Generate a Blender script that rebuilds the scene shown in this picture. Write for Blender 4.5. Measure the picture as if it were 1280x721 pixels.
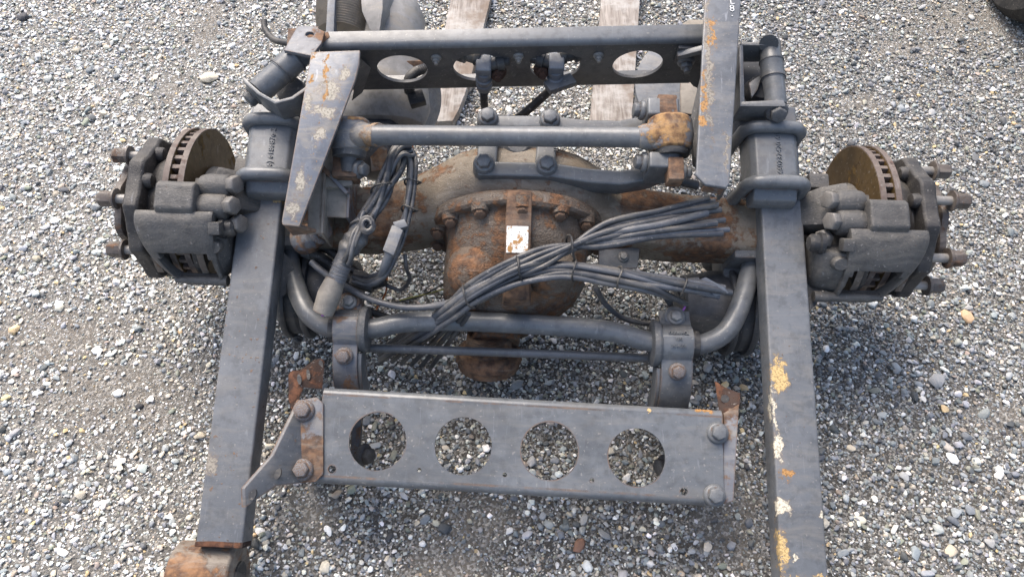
import bpy, bmesh, math, random
import numpy as np
from mathutils import Vector, Matrix, noise
from mathutils.geometry import tessellate_polygon

# ------------------------------------------------------------------ scene, camera, light
for o in list(bpy.data.objects): bpy.data.objects.remove(o)
scene = bpy.context.scene
COL = scene.collection
rnd = random.Random(7)
R = math.radians
FPX, SLOPE, PITCH, ROLL, HA = 950.0, R(20), R(55), R(1.5), 0.31
W = Matrix.Translation((0, 0, HA)) @ Matrix.Rotation(SLOPE, 4, 'X')    # axle frame (origin = axle centre) -> world
Wi = W.inverted()
CR = Matrix.Rotation(math.pi/2-PITCH, 4, 'X') @ Matrix.Rotation(ROLL, 4, 'Z')
def cdir(px, py): return Vector(((px-640)/FPX, -(py-360.5)/FPX, -1))
CAMLOC = Vector((0, 0, HA)) - CR.to_3x3() @ (cdir(661, 284)*1.72)
cam = bpy.data.cameras.new('camera')
cam.sensor_width = 36; cam.lens = FPX/1280*36; cam.clip_start = .05; cam.clip_end = 500
cam_o = bpy.data.objects.new('camera', cam); COL.objects.link(cam_o)
cam_o.matrix_world = Matrix.Translation(CAMLOC) @ CR
scene.camera = cam_o

world = bpy.data.worlds.new('World'); scene.world = world; world.use_nodes = True
wn = world.node_tree; bg = wn.nodes['Background']
sky = wn.nodes.new('ShaderNodeTexSky'); sky.sky_type = 'NISHITA'; sky.sun_disc = False
SUN_EL, SUN_AZ = R(58), R(-35)      # azimuth measured from +Y towards +X
sky.sun_elevation = SUN_EL; sky.sun_rotation = SUN_AZ; sky.dust_density = 5; sky.air_density = 1.0; sky.ozone_density = 1.0
wn.links.new(sky.outputs[0], bg.inputs[0]); bg.inputs[1].default_value = 0.15
sl = bpy.data.lights.new('sun', 'SUN'); sl.energy = 1.2; sl.angle = R(38); sl.color = (1, .955, .89)
so = bpy.data.objects.new('sun', sl); COL.objects.link(so)
sd = Vector((math.sin(SUN_AZ)*math.cos(SUN_EL), math.cos(SUN_AZ)*math.cos(SUN_EL), math.sin(SUN_EL)))
so.rotation_euler = sd.to_track_quat('Z', 'Y').to_euler()
vs = scene.view_settings
vs.view_transform = 'Standard'; vs.look = 'None'; vs.gamma = 1; vs.use_curve_mapping = False
vs.exposure = 1.17

# ------------------------------------------------------------------ pixel -> place helpers
CA = Wi @ CAMLOC; RA = Wi.to_3x3() @ CR.to_3x3(); RW = CR.to_3x3()
def P(px, py, z):                       # point at height z above the axle's own level plane
    d = RA @ cdir(px, py); return CA + d*((z-CA.z)/d.z)
def PX(px, py, x):                      # point in a plane across the axle
    d = RA @ cdir(px, py); return CA + d*((x-CA.x)/d.x)
def PG(px, py, z=0.0):                  # point above the ground, in world space
    d = RW @ cdir(px, py); return CAMLOC + d*((z-CAMLOC.z)/d.z)
V = Vector

# ------------------------------------------------------------------ materials
def nd(nt, t, **kw):
    n = nt.nodes.new(t)
    for k, v in kw.items():
        if k.startswith('i_'): n.inputs[int(k[2:])].default_value = v
        else: setattr(n, k, v)
    return n
def math_n(nt, op, a, b=None, clamp=False):
    n = nt.nodes.new('ShaderNodeMath'); n.operation = op; n.use_clamp = clamp
    for i, v in enumerate((a, b)):
        if v is None: continue
        if isinstance(v, (int, float)): n.inputs[i].default_value = v
        else: nt.links.new(v, n.inputs[i])
    return n.outputs[0]
def mix_n(nt, fac, a, b):
    n = nt.nodes.new('ShaderNodeMix'); n.data_type = 'RGBA'
    for s, v in ((n.inputs[0], fac), (n.inputs[6], a), (n.inputs[7], b)):
        if isinstance(v, (int, float)): s.default_value = v
        elif isinstance(v, tuple): s.default_value = (*v[:3], 1)
        else: nt.links.new(v, s)
    return n.outputs[2]
def noise_n(nt, vec, scale, detail=4, rough=.6, dist=0.0):
    n = nd(nt, 'ShaderNodeTexNoise'); n.inputs['Scale'].default_value = scale; n.inputs['Detail'].default_value = detail
    n.inputs['Roughness'].default_value = rough; n.inputs['Distortion'].default_value = dist
    nt.links.new(vec, n.inputs['Vector']); return n.outputs[0]
def step_n(nt, v, lo, hi):
    n = nd(nt, 'ShaderNodeMapRange', interpolation_type='SMOOTHSTEP'); nt.links.new(v, n.inputs[0])
    n.inputs[1].default_value = lo; n.inputs[2].default_value = hi; return n.outputs[0]
def new_mat(name):
    m = bpy.data.materials.new(name); m.use_nodes = True
    return m, m.node_tree, m.node_tree.nodes['Principled BSDF']
RUST_D, RUST_L, DUST = (.052, .031, .022), (.20, .112, .062), (.27, .24, .195)
def steel(name, base, rust=0.0, speck=0.3, dust=.2, rough=.45, rscale=7.0, bump=.25, edge=0.0, chips=(), rustcol=(RUST_D, RUST_L), vary=.22, cast=0.0, spec=.5, streak=.0):
    m, nt, b = new_mat(name); L = nt.links
    pos = nd(nt, 'ShaderNodeTexCoord').outputs['Object']
    n1 = noise_n(nt, pos, rscale, 8, .68); n2 = noise_n(nt, pos, 55, 5, .6); n3 = noise_n(nt, pos, 230, 3, .6); n4 = noise_n(nt, pos, 3.1, 5, .6, .6)
    lo, hi = tuple(c*(1-vary) for c in base), tuple(min(1, c*(1+vary)) for c in base)
    col = mix_n(nt, step_n(nt, n4, .3, .7), lo, hi)
    col = mix_n(nt, math_n(nt, 'MULTIPLY', step_n(nt, n2, .46, .66), .5), col, tuple(c*.58 for c in base))
    n8 = noise_n(nt, pos, 17, 6, .7); col = mix_n(nt, math_n(nt, 'MULTIPLY', step_n(nt, n8, .50, .66), .45), col, tuple(min(1, c*1.45) for c in base))
    n9 = noise_n(nt, pos, 150, 2, .5); col = mix_n(nt, math_n(nt, 'MULTIPLY', step_n(nt, n9, .66, .72), .45), col, tuple(c*.6+.12 for c in DUST))
    # dust film, patchy and streaked
    mp = nd(nt, 'ShaderNodeMapping'); mp.inputs['Scale'].default_value = (9, 32, 9); L.new(pos, mp.inputs[0])
    n5 = noise_n(nt, mp.outputs[0], 1.0, 7, .7, .8)
    dm = math_n(nt, 'MULTIPLY', step_n(nt, n5, .44, .66), dust)
    col = mix_n(nt, dm, col, DUST)
    # pale scuffs
    mp2 = nd(nt, 'ShaderNodeMapping'); mp2.inputs['Scale'].default_value = (70, 16, 40); mp2.inputs['Rotation'].default_value = (0, 0, .6); L.new(pos, mp2.inputs[0])
    n6 = noise_n(nt, mp2.outputs[0], 1.0, 3, .6, .3)
    sc = math_n(nt, 'MULTIPLY', step_n(nt, n6, .66, .74), .14+streak)
    col = mix_n(nt, sc, col, (.42, .43, .45))
    for rz_s, thr in ((.25, .725), (1.2, .735)):
        m3 = nd(nt, 'ShaderNodeMapping'); m3.inputs['Rotation'].default_value = (.2, .1, rz_s); m3.inputs['Scale'].default_value = (420, 14, 120); L.new(pos, m3.inputs[0])
        col = mix_n(nt, math_n(nt, 'MULTIPLY', step_n(nt, noise_n(nt, m3.outputs[0], 1.0, 1, .5), thr, thr+.03), .22), col, tuple(min(1, c*1.9+.04) for c in base))
    rm = step_n(nt, math_n(nt, 'ADD', n1, math_n(nt, 'MULTIPLY', math_n(nt, 'SUBTRACT', n2, .5), .25)), .78-rust*.55, .86-rust*.55)
    if edge:
        bv = nd(nt, 'ShaderNodeBevel'); bv.samples = 4; bv.inputs[0].default_value = .006
        ge = nd(nt, 'ShaderNodeNewGeometry'); dt = nd(nt, 'ShaderNodeVectorMath', operation='DOT_PRODUCT')
        L.new(bv.outputs[0], dt.inputs[0]); L.new(ge.outputs['Normal'], dt.inputs[1])
        em = math_n(nt, 'SUBTRACT', 1.0, step_n(nt, dt.outputs['Value'], .80, .985))
        em = math_n(nt, 'MULTIPLY', em, step_n(nt, n1, .62-edge*.35, .72-edge*.35))
        rm = math_n(nt, 'MAXIMUM', rm, em)
    if speck:
        n7 = noise_n(nt, pos, 95, 2, .5)
        rm = math_n(nt, 'MAXIMUM', rm, math_n(nt, 'MULTIPLY', step_n(nt, n7, .80-speck*.2, .85-speck*.2), .8))
    rc = mix_n(nt, step_n(nt, n2, .3, .72), *rustcol)
    rc = mix_n(nt, math_n(nt, 'MULTIPLY', step_n(nt, n5, .45, .75), min(.75, dust*1.2)), rc, DUST)
    col = mix_n(nt, rm, col, rc)
    rgh = math_n(nt, 'ADD', math_n(nt, 'MULTIPLY', rm, .85-rough), math_n(nt, 'ADD', rough, math_n(nt, 'MULTIPLY', math_n(nt, 'SUBTRACT', n2, .5), .22)))
    hgt = math_n(nt, 'ADD', math_n(nt, 'MULTIPLY', n3, .35+cast), math_n(nt, 'MULTIPLY', math_n(nt, 'MULTIPLY', n2, rm), 1.1))
    if chips:       # worn-through spots with a shape of their own: (centre, (sx,sy,sz), colour)
        wob = nd(nt, 'ShaderNodeTexNoise'); wob.inputs['Scale'].default_value = 42; wob.inputs['Detail'].default_value = 5; wob.inputs['Roughness'].default_value = .7; L.new(pos, wob.inputs['Vector'])
        wv = nd(nt, 'ShaderNodeVectorMath', operation='MULTIPLY_ADD'); L.new(wob.outputs['Color'], wv.inputs[0]); wv.inputs[1].default_value = (.05,)*3
        off = nd(nt, 'ShaderNodeVectorMath', operation='ADD'); L.new(pos, off.inputs[0]); off.inputs[1].default_value = (-.025,)*3; L.new(off.outputs[0], wv.inputs[2])
        for c, s, cc in chips:
            mm = nd(nt, 'ShaderNodeMapping', vector_type='TEXTURE'); mm.inputs['Location'].default_value = c; mm.inputs['Scale'].default_value = s
            L.new(wv.outputs[0], mm.inputs[0]); ln = nd(nt, 'ShaderNodeVectorMath', operation='LENGTH'); L.new(mm.outputs[0], ln.inputs[0])
            fall = math_n(nt, 'SUBTRACT', 1.0, ln.outputs['Value'])
            rag = math_n(nt, 'ADD', math_n(nt, 'MULTIPLY', fall, .85), math_n(nt, 'ADD', math_n(nt, 'MULTIPLY', math_n(nt, 'SUBTRACT', n2, .5), 2.4), math_n(nt, 'MULTIPLY', math_n(nt, 'SUBTRACT', n3, .5), 1.2)))
            near = step_n(nt, fall, -.55, -.05)
            bleed = math_n(nt, 'MULTIPLY', math_n(nt, 'MULTIPLY', step_n(nt, rag, -.25, .25), near), .45)
            col = mix_n(nt, bleed, col, (.20, .13, .075))
            k = math_n(nt, 'MULTIPLY', step_n(nt, rag, .14, .22), near)
            c2 = mix_n(nt, step_n(nt, n3, .45, .62), cc, tuple(x*.5 for x in cc))
            col = mix_n(nt, k, col, c2); hgt = math_n(nt, 'SUBTRACT', hgt, math_n(nt, 'MULTIPLY', k, .6))
            rgh = math_n(nt, 'MAXIMUM', rgh, math_n(nt, 'MULTIPLY', k, .75))
    L.new(col, b.inputs['Base Color']); L.new(rgh, b.inputs['Roughness']); b.inputs['Specular IOR Level'].default_value = spec
    bp = nd(nt, 'ShaderNodeBump'); bp.inputs['Strength'].default_value = bump; bp.inputs['Distance'].default_value = .003
    L.new(hgt, bp.inputs['Height']); L.new(bp.outputs[0], b.inputs['Normal'])
    return m
GREY = (.110, .116, .121)
M = {}
YEL, WHT, ORG = (.56, .39, .17), (.62, .56, .43), (.40, .21, .07)
M['paint'] = steel('grey_paint', GREY, .10, .25, .18, .35, edge=.35)
M['cast_plain'] = steel('cast_lettering_paint', GREY, 0, 0, .1, .4)
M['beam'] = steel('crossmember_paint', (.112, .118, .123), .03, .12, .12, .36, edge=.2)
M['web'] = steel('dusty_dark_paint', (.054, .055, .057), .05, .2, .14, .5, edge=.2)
M['cast'] = steel('cast_grey', (.082, .085, .088), .10, .3, .22, .58, edge=.25, cast=.5, bump=.4)
M['rusty_paint'] = steel('rusty_grey_paint', (.125, .130, .142), .56, .5, .5, .5, rscale=11, edge=.9)
M['tan_paint'] = steel('dusty_tan_paint', (.235, .21, .175), .36, .5, .7, .65, rscale=11, edge=.7)
M['scuffed'] = steel('scuffed_bracket_paint', (.155, .166, .186), .36, .5, .85, .34, rscale=8, edge=.9, streak=.4, rustcol=((.16, .085, .04), (.36, .21, .10)))
M['bracket_side'] = steel('dark_bracket_paint', (.085, .088, .093), .33, .4, .3, .5, rscale=9, edge=1.0)
M['rust'] = steel('heavy_rust', (.10, .075, .055), .78, .4, .35, .7, rscale=12, bump=.55)
M['carrier'] = steel('rusty_cast_iron', (.118, .088, .064), .54, .7, .30, .75, rscale=13, bump=.8, cast=1.2, rustcol=((.066, .035, .020), (.22, .106, .048)))
M['housing'] = steel('rusty_housing', (.165, .132, .094), .53, .6, .45, .6, rscale=8, bump=.7, cast=.5, rustcol=((.050, .027, .017), (.20, .098, .045)))
M['disc'] = steel('rotor_face', (.062, .038, .013), .42, .2, .04, .5, rscale=16, bump=.15, rustcol=((.028, .017, .008), (.13, .078, .02)), vary=.45, spec=.3)
M['vane'] = steel('rotor_rim', (.10, .075, .062), .45, .3, .25, .65, rscale=20, rustcol=((.045, .028, .022), (.15, .090, .068)))
M['hub'] = steel('dark_hub', (.026, .024, .023), .18, .25, .14, .6, cast=.5, bump=.4)
M['caliper'] = steel('caliper_iron', (.064, .061, .057), .12, .35, .22, .62, cast=.7, bump=.45)
M['nut'] = steel('lug_nut', (.075, .06, .05), .42, .3, .35, .5, rscale=25, rustcol=((.04, .024, .016), (.15, .085, .05)))
M['stud'] = steel('bare_stud', (.20, .19, .175), .25, .2, .2, .35, rscale=30)
M['stud_dull'] = steel('dull_bolt', (.13, .122, .112), .18, .3, .35, .5, rscale=25)
M['old_rust'] = steel('dark_brown_rust', (.040, .025, .020), .55, .2, .05, .8, rscale=14, bump=.5, spec=.2, rustcol=((.035, .018, .013), (.13, .060, .034)))
M['rod_end'] = steel('rod_end_rust', (.14, .145, .155), .60, .4, .9, .55, rscale=13, bump=.5, rustcol=((.07, .03, .016), (.36, .21, .085)))
M['rust_orange'] = steel('orange_rust', (.15, .12, .095), .60, .5, .6, .75, rscale=13, bump=.7, rustcol=((.075, .038, .022), (.27, .14, .065)))
M['rubber'] = steel('black_rubber', (.022, .022, .023), 0, 0, .32, .55)
M['cable'] = steel('cable_sheath', (.050, .052, .057), 0, 0, .35, .42, vary=.35)
M['cable2'] = steel('grey_cable_sheath', (.085, .089, .098), 0, 0, .35, .42, vary=.35)
M['tape'] = steel('dusty_sleeve', (.15, .155, .165), 0, 0, .55, .45, vary=.3)
M['sleeve'] = steel('wrinkled_sleeve', (.10, .104, .112), 0, 0, .45, .32, vary=.4, bump=.6, cast=.6)
M['plastic'] = steel('grey_plastic', (.11, .118, .13), 0, 0, .4, .45)
M['chamber'] = steel('brake_chamber', (.058, .061, .066), .08, .15, .2, .5)
M['spring'] = steel('air_spring_plate', (.13, .142, .16), .18, .2, .4, .5)
M['boot'] = steel('mud_boot', (.29, .25, .195), .35, .2, .8, .75, rscale=6)
M['shell'] = steel('grey_dusty_shell', (.26, .25, .235), .28, .3, .75, .7, rscale=5, rustcol=((.10, .05, .03), (.32, .18, .10)))
def flat(name, c, rough=.6):
    m, nt, b = new_mat(name); b.inputs['Base Color'].default_value = (*c, 1); b.inputs['Roughness'].default_value = rough
    n = noise_n(nt, nd(nt, 'ShaderNodeTexCoord').outputs['Object'], 60, 4)
    nt.links.new(mix_n(nt, n, tuple(x*.75 for x in c), tuple(min(1, x*1.15) for x in c)), b.inputs['Base Color']); return m
M['orange'] = flat('orange_wire', (.55, .15, .03)); M['yellow'] = flat('yellow_wire', (.40, .38, .10)); M['purple'] = flat('purple_wire', (.35, .10, .38)); M['white'] = flat('white_wire', (.6, .6, .58))
M['tyre'] = steel('tyre_rubber', (.012, .012, .012), 0, 0, .12, .8)

# ------------------------------------------------------------------ mesh builder
def frame(d):
    d = d.normalized(); a = V((0, 0, 1)) if abs(d.z) < .9 else V((1, 0, 0))
    u = d.cross(a).normalized(); return u, d.cross(u).normalized()
def crom(pts, n=8):
    p = [V(q) for q in pts]; p = [p[0]*2-p[1]] + p + [p[-1]*2-p[-2]]; out = []
    for i in range(1, len(p)-2):
        for k in range(n):
            t = k/n; a, b, c, d = p[i-1], p[i], p[i+1], p[i+2]
            out.append(.5*((2*b)+(c-a)*t+(2*a-5*b+4*c-d)*t*t+(3*b-a-3*c+d)*t**3))
    out.append(p[-2]); return out
class MB:
    def __init__(s): s.v = []; s.f = []
    def add(s, vs_, fs):
        o = len(s.v); s.v += [V(q) for q in vs_]; s.f += [tuple(i+o for i in f) for f in fs]; return s
    def loft(s, rings, caps=True, closed=True):
        n = len(rings[0]); vs_ = [q for r in rings for q in r]; fs = []
        for i in range(len(rings)-1):
            for j in range(n if closed else n-1):
                k = (j+1) % n; fs.append((i*n+j, i*n+k, (i+1)*n+k, (i+1)*n+j))
        if caps: fs += [tuple(reversed(range(n))), tuple((len(rings)-1)*n+j for j in range(n))]
        return s.add(vs_, fs)
    def box(s, c, a, b, d):              # centre and three half-axis vectors
        c, a, b, d = V(c), V(a), V(b), V(d)
        return s.loft([[c-a-b-d, c+a-b-d, c+a+b-d, c-a+b-d], [c-a-b+d, c+a-b+d, c+a+b+d, c-a+b+d]])
    def abox(s, x0, x1, y0, y1, z0, z1): return s.box(((x0+x1)/2, (y0+y1)/2, (z0+z1)/2), (abs(x1-x0)/2, 0, 0), (0, abs(y1-y0)/2, 0), (0, 0, abs(z1-z0)/2))
    def cyl(s, p0, p1, r0, r1=None, n=24): return s.lathe(p0, V(p1)-V(p0), [(0, r0), (1, r0 if r1 is None else r1)], n)
    def lathe(s, p0, ax, prof, n=32, mod=None):     # prof: (fraction along ax, radius)
        p0, ax = V(p0), V(ax); u, w = frame(ax)
        return s.loft([[p0+ax*t+(u*math.cos(2*math.pi*j/n)+w*math.sin(2*math.pi*j/n))*(r*(mod(j/n) if mod else 1)) for j in range(n)] for t, r in prof])
    def tube(s, pts, r, n=12, sm=6, caps=True):
        p = crom(pts, sm) if sm else [V(q) for q in pts]; u, _ = frame(p[1]-p[0]); rings = []
        for i, q in enumerate(p):
            t = (p[min(i+1, len(p)-1)]-p[max(i-1, 0)]).normalized(); u = (u-t*u.dot(t)).normalized(); w = t.cross(u)
            if isinstance(r, (list, tuple)):
                g = i/(len(p)-1)*(len(r)-1); k = min(int(g), len(r)-2); rr = r[k]+(r[k+1]-r[k])*(g-k)
            else: rr = r
            rings.append([q+(u*math.cos(2*math.pi*j/n)+w*math.sin(2*math.pi*j/n))*rr for j in range(n)])
        return s.loft(rings, caps)
    def prism(s, poly, vec):
        vec = V(vec); return s.loft([[V(q) for q in poly], [V(q)+vec for q in poly]])
    def plate(s, outer, holes, O, U, VV, t):        # 2-D outline with holes, real thickness, front face normal U x VV
        O, U, VV = V(O), V(U), V(VV); N = U.cross(VV).normalized()
        loops = [outer]+holes; tris = tessellate_polygon([[V((x, y, 0)) for x, y in l] for l in loops])
        flatp = [O+U*x+VV*y for l in loops for x, y in l]; n = len(flatp); fs = []
        for a, b, c in tris:
            if (flatp[b]-flatp[a]).cross(flatp[c]-flatp[a]).dot(N) < 0: b, c = c, b
            fs += [(a, b, c), (c+n, b+n, a+n)]
        o = 0
        for l in loops:
            for j in range(len(l)):
                k = (j+1) % len(l); fs.append((o+j, o+k, o+k+n, o+j+n))
            o += len(l)
        return s.add(flatp+[q-N*t for q in flatp], fs)
    def strip(s, pts, wv, t):            # bent strap: centre line, half-width vector, thickness (measured along the line's normal)
        p = [V(q) for q in pts]; wv = V(wv); rings = []
        for i, q in enumerate(p):
            d = (p[min(i+1, len(p)-1)]-p[max(i-1, 0)]).normalized(); nrm = wv.cross(d).normalized()*t
            rings.append([q-wv, q+wv, q+wv-nrm, q-wv-nrm])
        return s.loft(rings)
    def mesh(s, name, bevel=0.0, seg=2, ang=38, rough=0.0):
        bm = bmesh.new(); vv = [bm.verts.new(q) for q in s.v]
        for f in s.f:
            try: bm.faces.new([vv[i] for i in f])
            except ValueError: pass
        bmesh.ops.recalc_face_normals(bm, faces=bm.faces)
        if bevel:
            ed = [e for e in bm.edges if len(e.link_faces) == 2 and e.calc_face_angle(0) > R(32)]
            bmesh.ops.bevel(bm, geom=ed, offset=bevel, offset_type='OFFSET', segments=seg, affect='EDGES', profile=.6, clamp_overlap=True)
        if rough:
            for v in bm.verts: v.co += noise.noise_vector(v.co*14)*rough
        me = bpy.data.meshes.new(name); bm.to_mesh(me); bm.free()
        me.polygons.foreach_set('use_smooth', [True]*len(me.polygons)); me.set_sharp_from_angle(angle=R(ang)); return me
WM = {}
def link(name, data, mat=None, parent=None, mw=W):
    o = bpy.data.objects.new(name, data); COL.objects.link(o)
    if parent: o.parent = parent; o.matrix_basis = WM[parent].inverted() @ mw
    else: o.matrix_basis = mw
    WM[o] = mw
    if mat and not data.materials: data.materials.append(M[mat] if isinstance(mat, str) else mat)
    return o
def tag(o, label, cat, group=None, kind=None):
    o['label'] = label; o['category'] = cat
    if group: o['group'] = group
    if kind: o['kind'] = kind
    return o
def thing(name, label, cat, loc, group=None):
    return tag(link(name, None, None, None, Matrix.Translation(loc)), label, cat, group)
BT = None        # (radial scale, shift along y, scale along the axle) for the brake and hub pieces
def btf(q): return V((q[0]*BT[2], q[1]*BT[0]+BT[1], q[2]*BT[0])) if BT else V(q)
def part(name, mb, mat, parent, bevel=0.0, **kw):
    if BT: mb.v = [btf(q) for q in mb.v]
    return link(name, mb.mesh(name, bevel, **kw), mat, parent)
BOLT = {}
def bolt_mesh(mat, flange=True, stub=False):
    k = (mat, flange, stub)
    if k not in BOLT:
        mb = MB()
        if flange: mb.lathe((0, 0, -.15), (0, 0, .5), [(0, .98), (.5, 1.0), (.8, .93), (1, .80)], 24)
        hexr = [(math.cos(R(60*i)), math.sin(R(60*i))) for i in range(6)]
        mb.loft([[V((x*r, y*r, z)) for x, y in hexr] for z, r in ((.2, .72), (.82, .72), (.92, .62))])
        if stub: mb.cyl((0, 0, .85), (0, 0, 1.45), .36, n=12)
        me = mb.mesh('bolt', .03, 1); me.materials.append(M[mat]); BOLT[k] = me
    return BOLT[k]
def bolt(parent, pos, nrm, r, mat='paint', name='bolt', **kw):
    q = V(nrm).to_track_quat('Z', 'Y').to_matrix().to_4x4() @ Matrix.Rotation(rnd.uniform(0, 1), 4, 'Z')
    return link(name, bolt_mesh(mat, **kw), None, parent, W @ Matrix.Translation(btf(pos)) @ q @ Matrix.Scale(r, 4))
def lettering(name, txt, size, O, U, VV, parent, mat, depth=.0012):
    c = bpy.data.curves.new(name, 'FONT'); c.body = txt; c.size = size; c.extrude = depth; c.align_x = 'CENTER'; c.align_y = 'CENTER'; c.resolution_u = 2
    t = bpy.data.objects.new('t', c); me = bpy.data.meshes.new_from_object(t); bpy.data.objects.remove(t); bpy.data.curves.remove(c)
    U = V(U).normalized(); VV = (V(VV)-U*U.dot(V(VV))).normalized(); N = U.cross(VV)
    m4 = Matrix((U, VV, N)).transposed().to_4x4(); m4.translation = V(O)
    me.transform(m4); me.name = name; return link(name, me, mat, parent)
def circ(cx, cy, r, n=40): return [(cx+r*math.cos(2*math.pi*i/n), cy+r*math.sin(2*math.pi*i/n)) for i in range(n)]

# ------------------------------------------------------------------ ground and gravel
MUD = [(PG(x, y), a, b_) for x, y, a, b_ in ((600, 655, .10, .09), (905, 650, .10, .12), (150, 495, .24, .13), (262, 30, .06, .22), (215, 115, .05, .12), (560, 705, .10, .06), (1120, 60, .14, .06), (1080, 130, .10, .05), (1262, 520, .10, .05), (1265, 30, .4, .12), (395, 635, .06, .06), (60, 420, .2, .1))]
def ground_mat():
    m, nt, b = new_mat('damp_sand'); L = nt.links
    pos = nd(nt, 'ShaderNodeNewGeometry').outputs['Position']
    n0 = noise_n(nt, pos, 1.3, 5, .6); n1 = noise_n(nt, pos, 60, 6, .7); n2 = noise_n(nt, pos, 400, 3, .6)
    vo = nd(nt, 'ShaderNodeTexVoronoi'); vo.inputs['Scale'].default_value = 210; L.new(pos, vo.inputs['Vector'])
    c = mix_n(nt, step_n(nt, n0, .35, .65), (.042, .040, .037), (.080, .072, .059))
    sx_ = nd(nt, 'ShaderNodeSeparateXYZ'); L.new(pos, sx_.inputs[0])
    dry = step_n(nt, math_n(nt, 'SUBTRACT', math_n(nt, 'MULTIPLY', n0, 1.6), math_n(nt, 'ADD', sx_.outputs[0], .75)), .2, 1.3)
    c = mix_n(nt, dry, c, (.185, .174, .154))
    wv = nd(nt, 'ShaderNodeVectorMath', operation='MULTIPLY_ADD'); wn_ = nd(nt, 'ShaderNodeTexNoise'); wn_.inputs['Scale'].default_value = 9; wn_.inputs['Detail'].default_value = 6; L.new(pos, wn_.inputs['Vector'])
    L.new(wn_.outputs['Color'], wv.inputs[0]); wv.inputs[1].default_value = (.16, .16, 0); of = nd(nt, 'ShaderNodeVectorMath', operation='ADD'); L.new(pos, of.inputs[0]); of.inputs[1].default_value = (-.08, -.08, 0); L.new(of.outputs[0], wv.inputs[2])
    for q, a_, b_ in MUD:
        mm = nd(nt, 'ShaderNodeMapping', vector_type='TEXTURE'); mm.inputs['Location'].default_value = (q.x, q.y, 0); mm.inputs['Scale'].default_value = (a_*1.1, b_*1.1, 1); L.new(wv.outputs[0], mm.inputs[0])
        le_ = nd(nt, 'ShaderNodeVectorMath', operation='LENGTH'); L.new(mm.outputs[0], le_.inputs[0])
        c = mix_n(nt, math_n(nt, 'MULTIPLY', math_n(nt, 'SUBTRACT', 1.0, step_n(nt, le_.outputs['Value'], .4, 1.2)), .85), c, (.185, .162, .132))
    c = mix_n(nt, math_n(nt, 'MULTIPLY', n1, .5), c, (.075, .069, .060))
    gr = nd(nt, 'ShaderNodeValToRGB'); gr.color_ramp.elements[0].color = (.06, .06, .058, 1); gr.color_ramp.elements[1].color = (.44, .42, .38, 1)
    sp = nd(nt, 'ShaderNodeSeparateColor'); L.new(vo.outputs['Color'], sp.inputs[0]); L.new(sp.outputs[0], gr.inputs[0])
    c = mix_n(nt, math_n(nt, 'MULTIPLY', step_n(nt, sp.outputs[1], .35, .5), .75), c, gr.outputs[0])
    L.new(c, b.inputs['Base Color']); b.inputs['Roughness'].default_value = .9
    h = math_n(nt, 'SUBTRACT', n2, math_n(nt, 'MULTIPLY', vo.outputs['Distance'], 1.2))
    bp = nd(nt, 'ShaderNodeBump'); bp.inputs['Strength'].default_value = .7; bp.inputs['Distance'].default_value = .004
    L.new(h, bp.inputs['Height']); L.new(bp.outputs[0], b.inputs['Normal']); return m
gb = MB()
def gz(x, y): return .010*noise.noise(V((x*1.3, y*1.3, 3)))+.005*noise.noise(V((x*5, y*5, 8)))
xs = [-60, -20, -6]+[-3+.06*i for i in range(101)]+[6, 20, 60]; ys = [-40, -10, -3]+[-1.6+.06*i for i in range(75)]+[6, 20, 80]
gb.loft([[V((x, y, gz(x, y) if abs(x) <= 3.01 and -1.7 < y < 2.9 else 0)) for x in xs] for y in ys], caps=False, closed=False)
g = link('gravel_ground', gb.mesh('gravel_ground', ang=180), ground_mat(), None, Matrix()); g['kind'] = 'structure'; g['label'] = 'damp sandy ground under the loose gravel'

def stone_mat(name, attr):
    m, nt, b = new_mat(name); L = nt.links
    if attr:
        at = nd(nt, 'ShaderNodeAttribute', attribute_type='INSTANCER', attribute_name='stone_colour'); c0 = at.outputs['Color']
    else:
        oi = nd(nt, 'ShaderNodeObjectInfo'); c0 = oi.outputs['Color']
    pos = nd(nt, 'ShaderNodeTexCoord').outputs['Object'] if not attr else nd(nt, 'ShaderNodeNewGeometry').outputs['Position']
    n = noise_n(nt, pos, 180 if attr else 90, 5, .7)
    hs = nd(nt, 'ShaderNodeHueSaturation'); L.new(c0, hs.inputs['Color']); L.new(math_n(nt, 'ADD', math_n(nt, 'MULTIPLY', n, .7), .65), hs.inputs['Value'])
    L.new(hs.outputs[0], b.inputs['Base Color']); b.inputs['Roughness'].default_value = .72
    bp = nd(nt, 'ShaderNodeBump'); bp.inputs['Strength'].default_value = .3; bp.inputs['Distance'].default_value = .001; L.new(n, bp.inputs['Height']); L.new(bp.outputs[0], b.inputs['Normal'])
    return m
SM = stone_mat('gravel_stone', True)
def stone_mesh(seed, npts=22, name='stone'):
    r = random.Random(seed); bm = bmesh.new()
    for _ in range(npts):
        v = V((r.gauss(0, 1), r.gauss(0, 1), r.gauss(0, 1))).normalized()*r.uniform(.82, 1.05); bm.verts.new(v)
    h = bmesh.ops.convex_hull(bm, input=bm.verts); bmesh.ops.delete(bm, geom=[x for x in h['geom_interior'] if isinstance(x, bmesh.types.BMVert)], context='VERTS')
    bmesh.ops.bevel(bm, geom=list(bm.edges), offset=.10, segments=1, affect='EDGES', clamp_overlap=True)
    bmesh.ops.recalc_face_normals(bm, faces=bm.faces)
    me = bpy.data.meshes.new(name); bm.to_mesh(me); bm.free(); me.polygons.foreach_set('use_smooth', [True]*len(me.polygons)); me.set_sharp_from_angle(angle=R(50)); return me
src = bpy.data.collections.new('stone_sources')
for i in range(10):
    me = stone_mesh(100+i, 12+i % 5*2); me.materials.append(SM); src.objects.link(bpy.data.objects.new('stone_source', me))
rg = np.random.default_rng(11)
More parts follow.
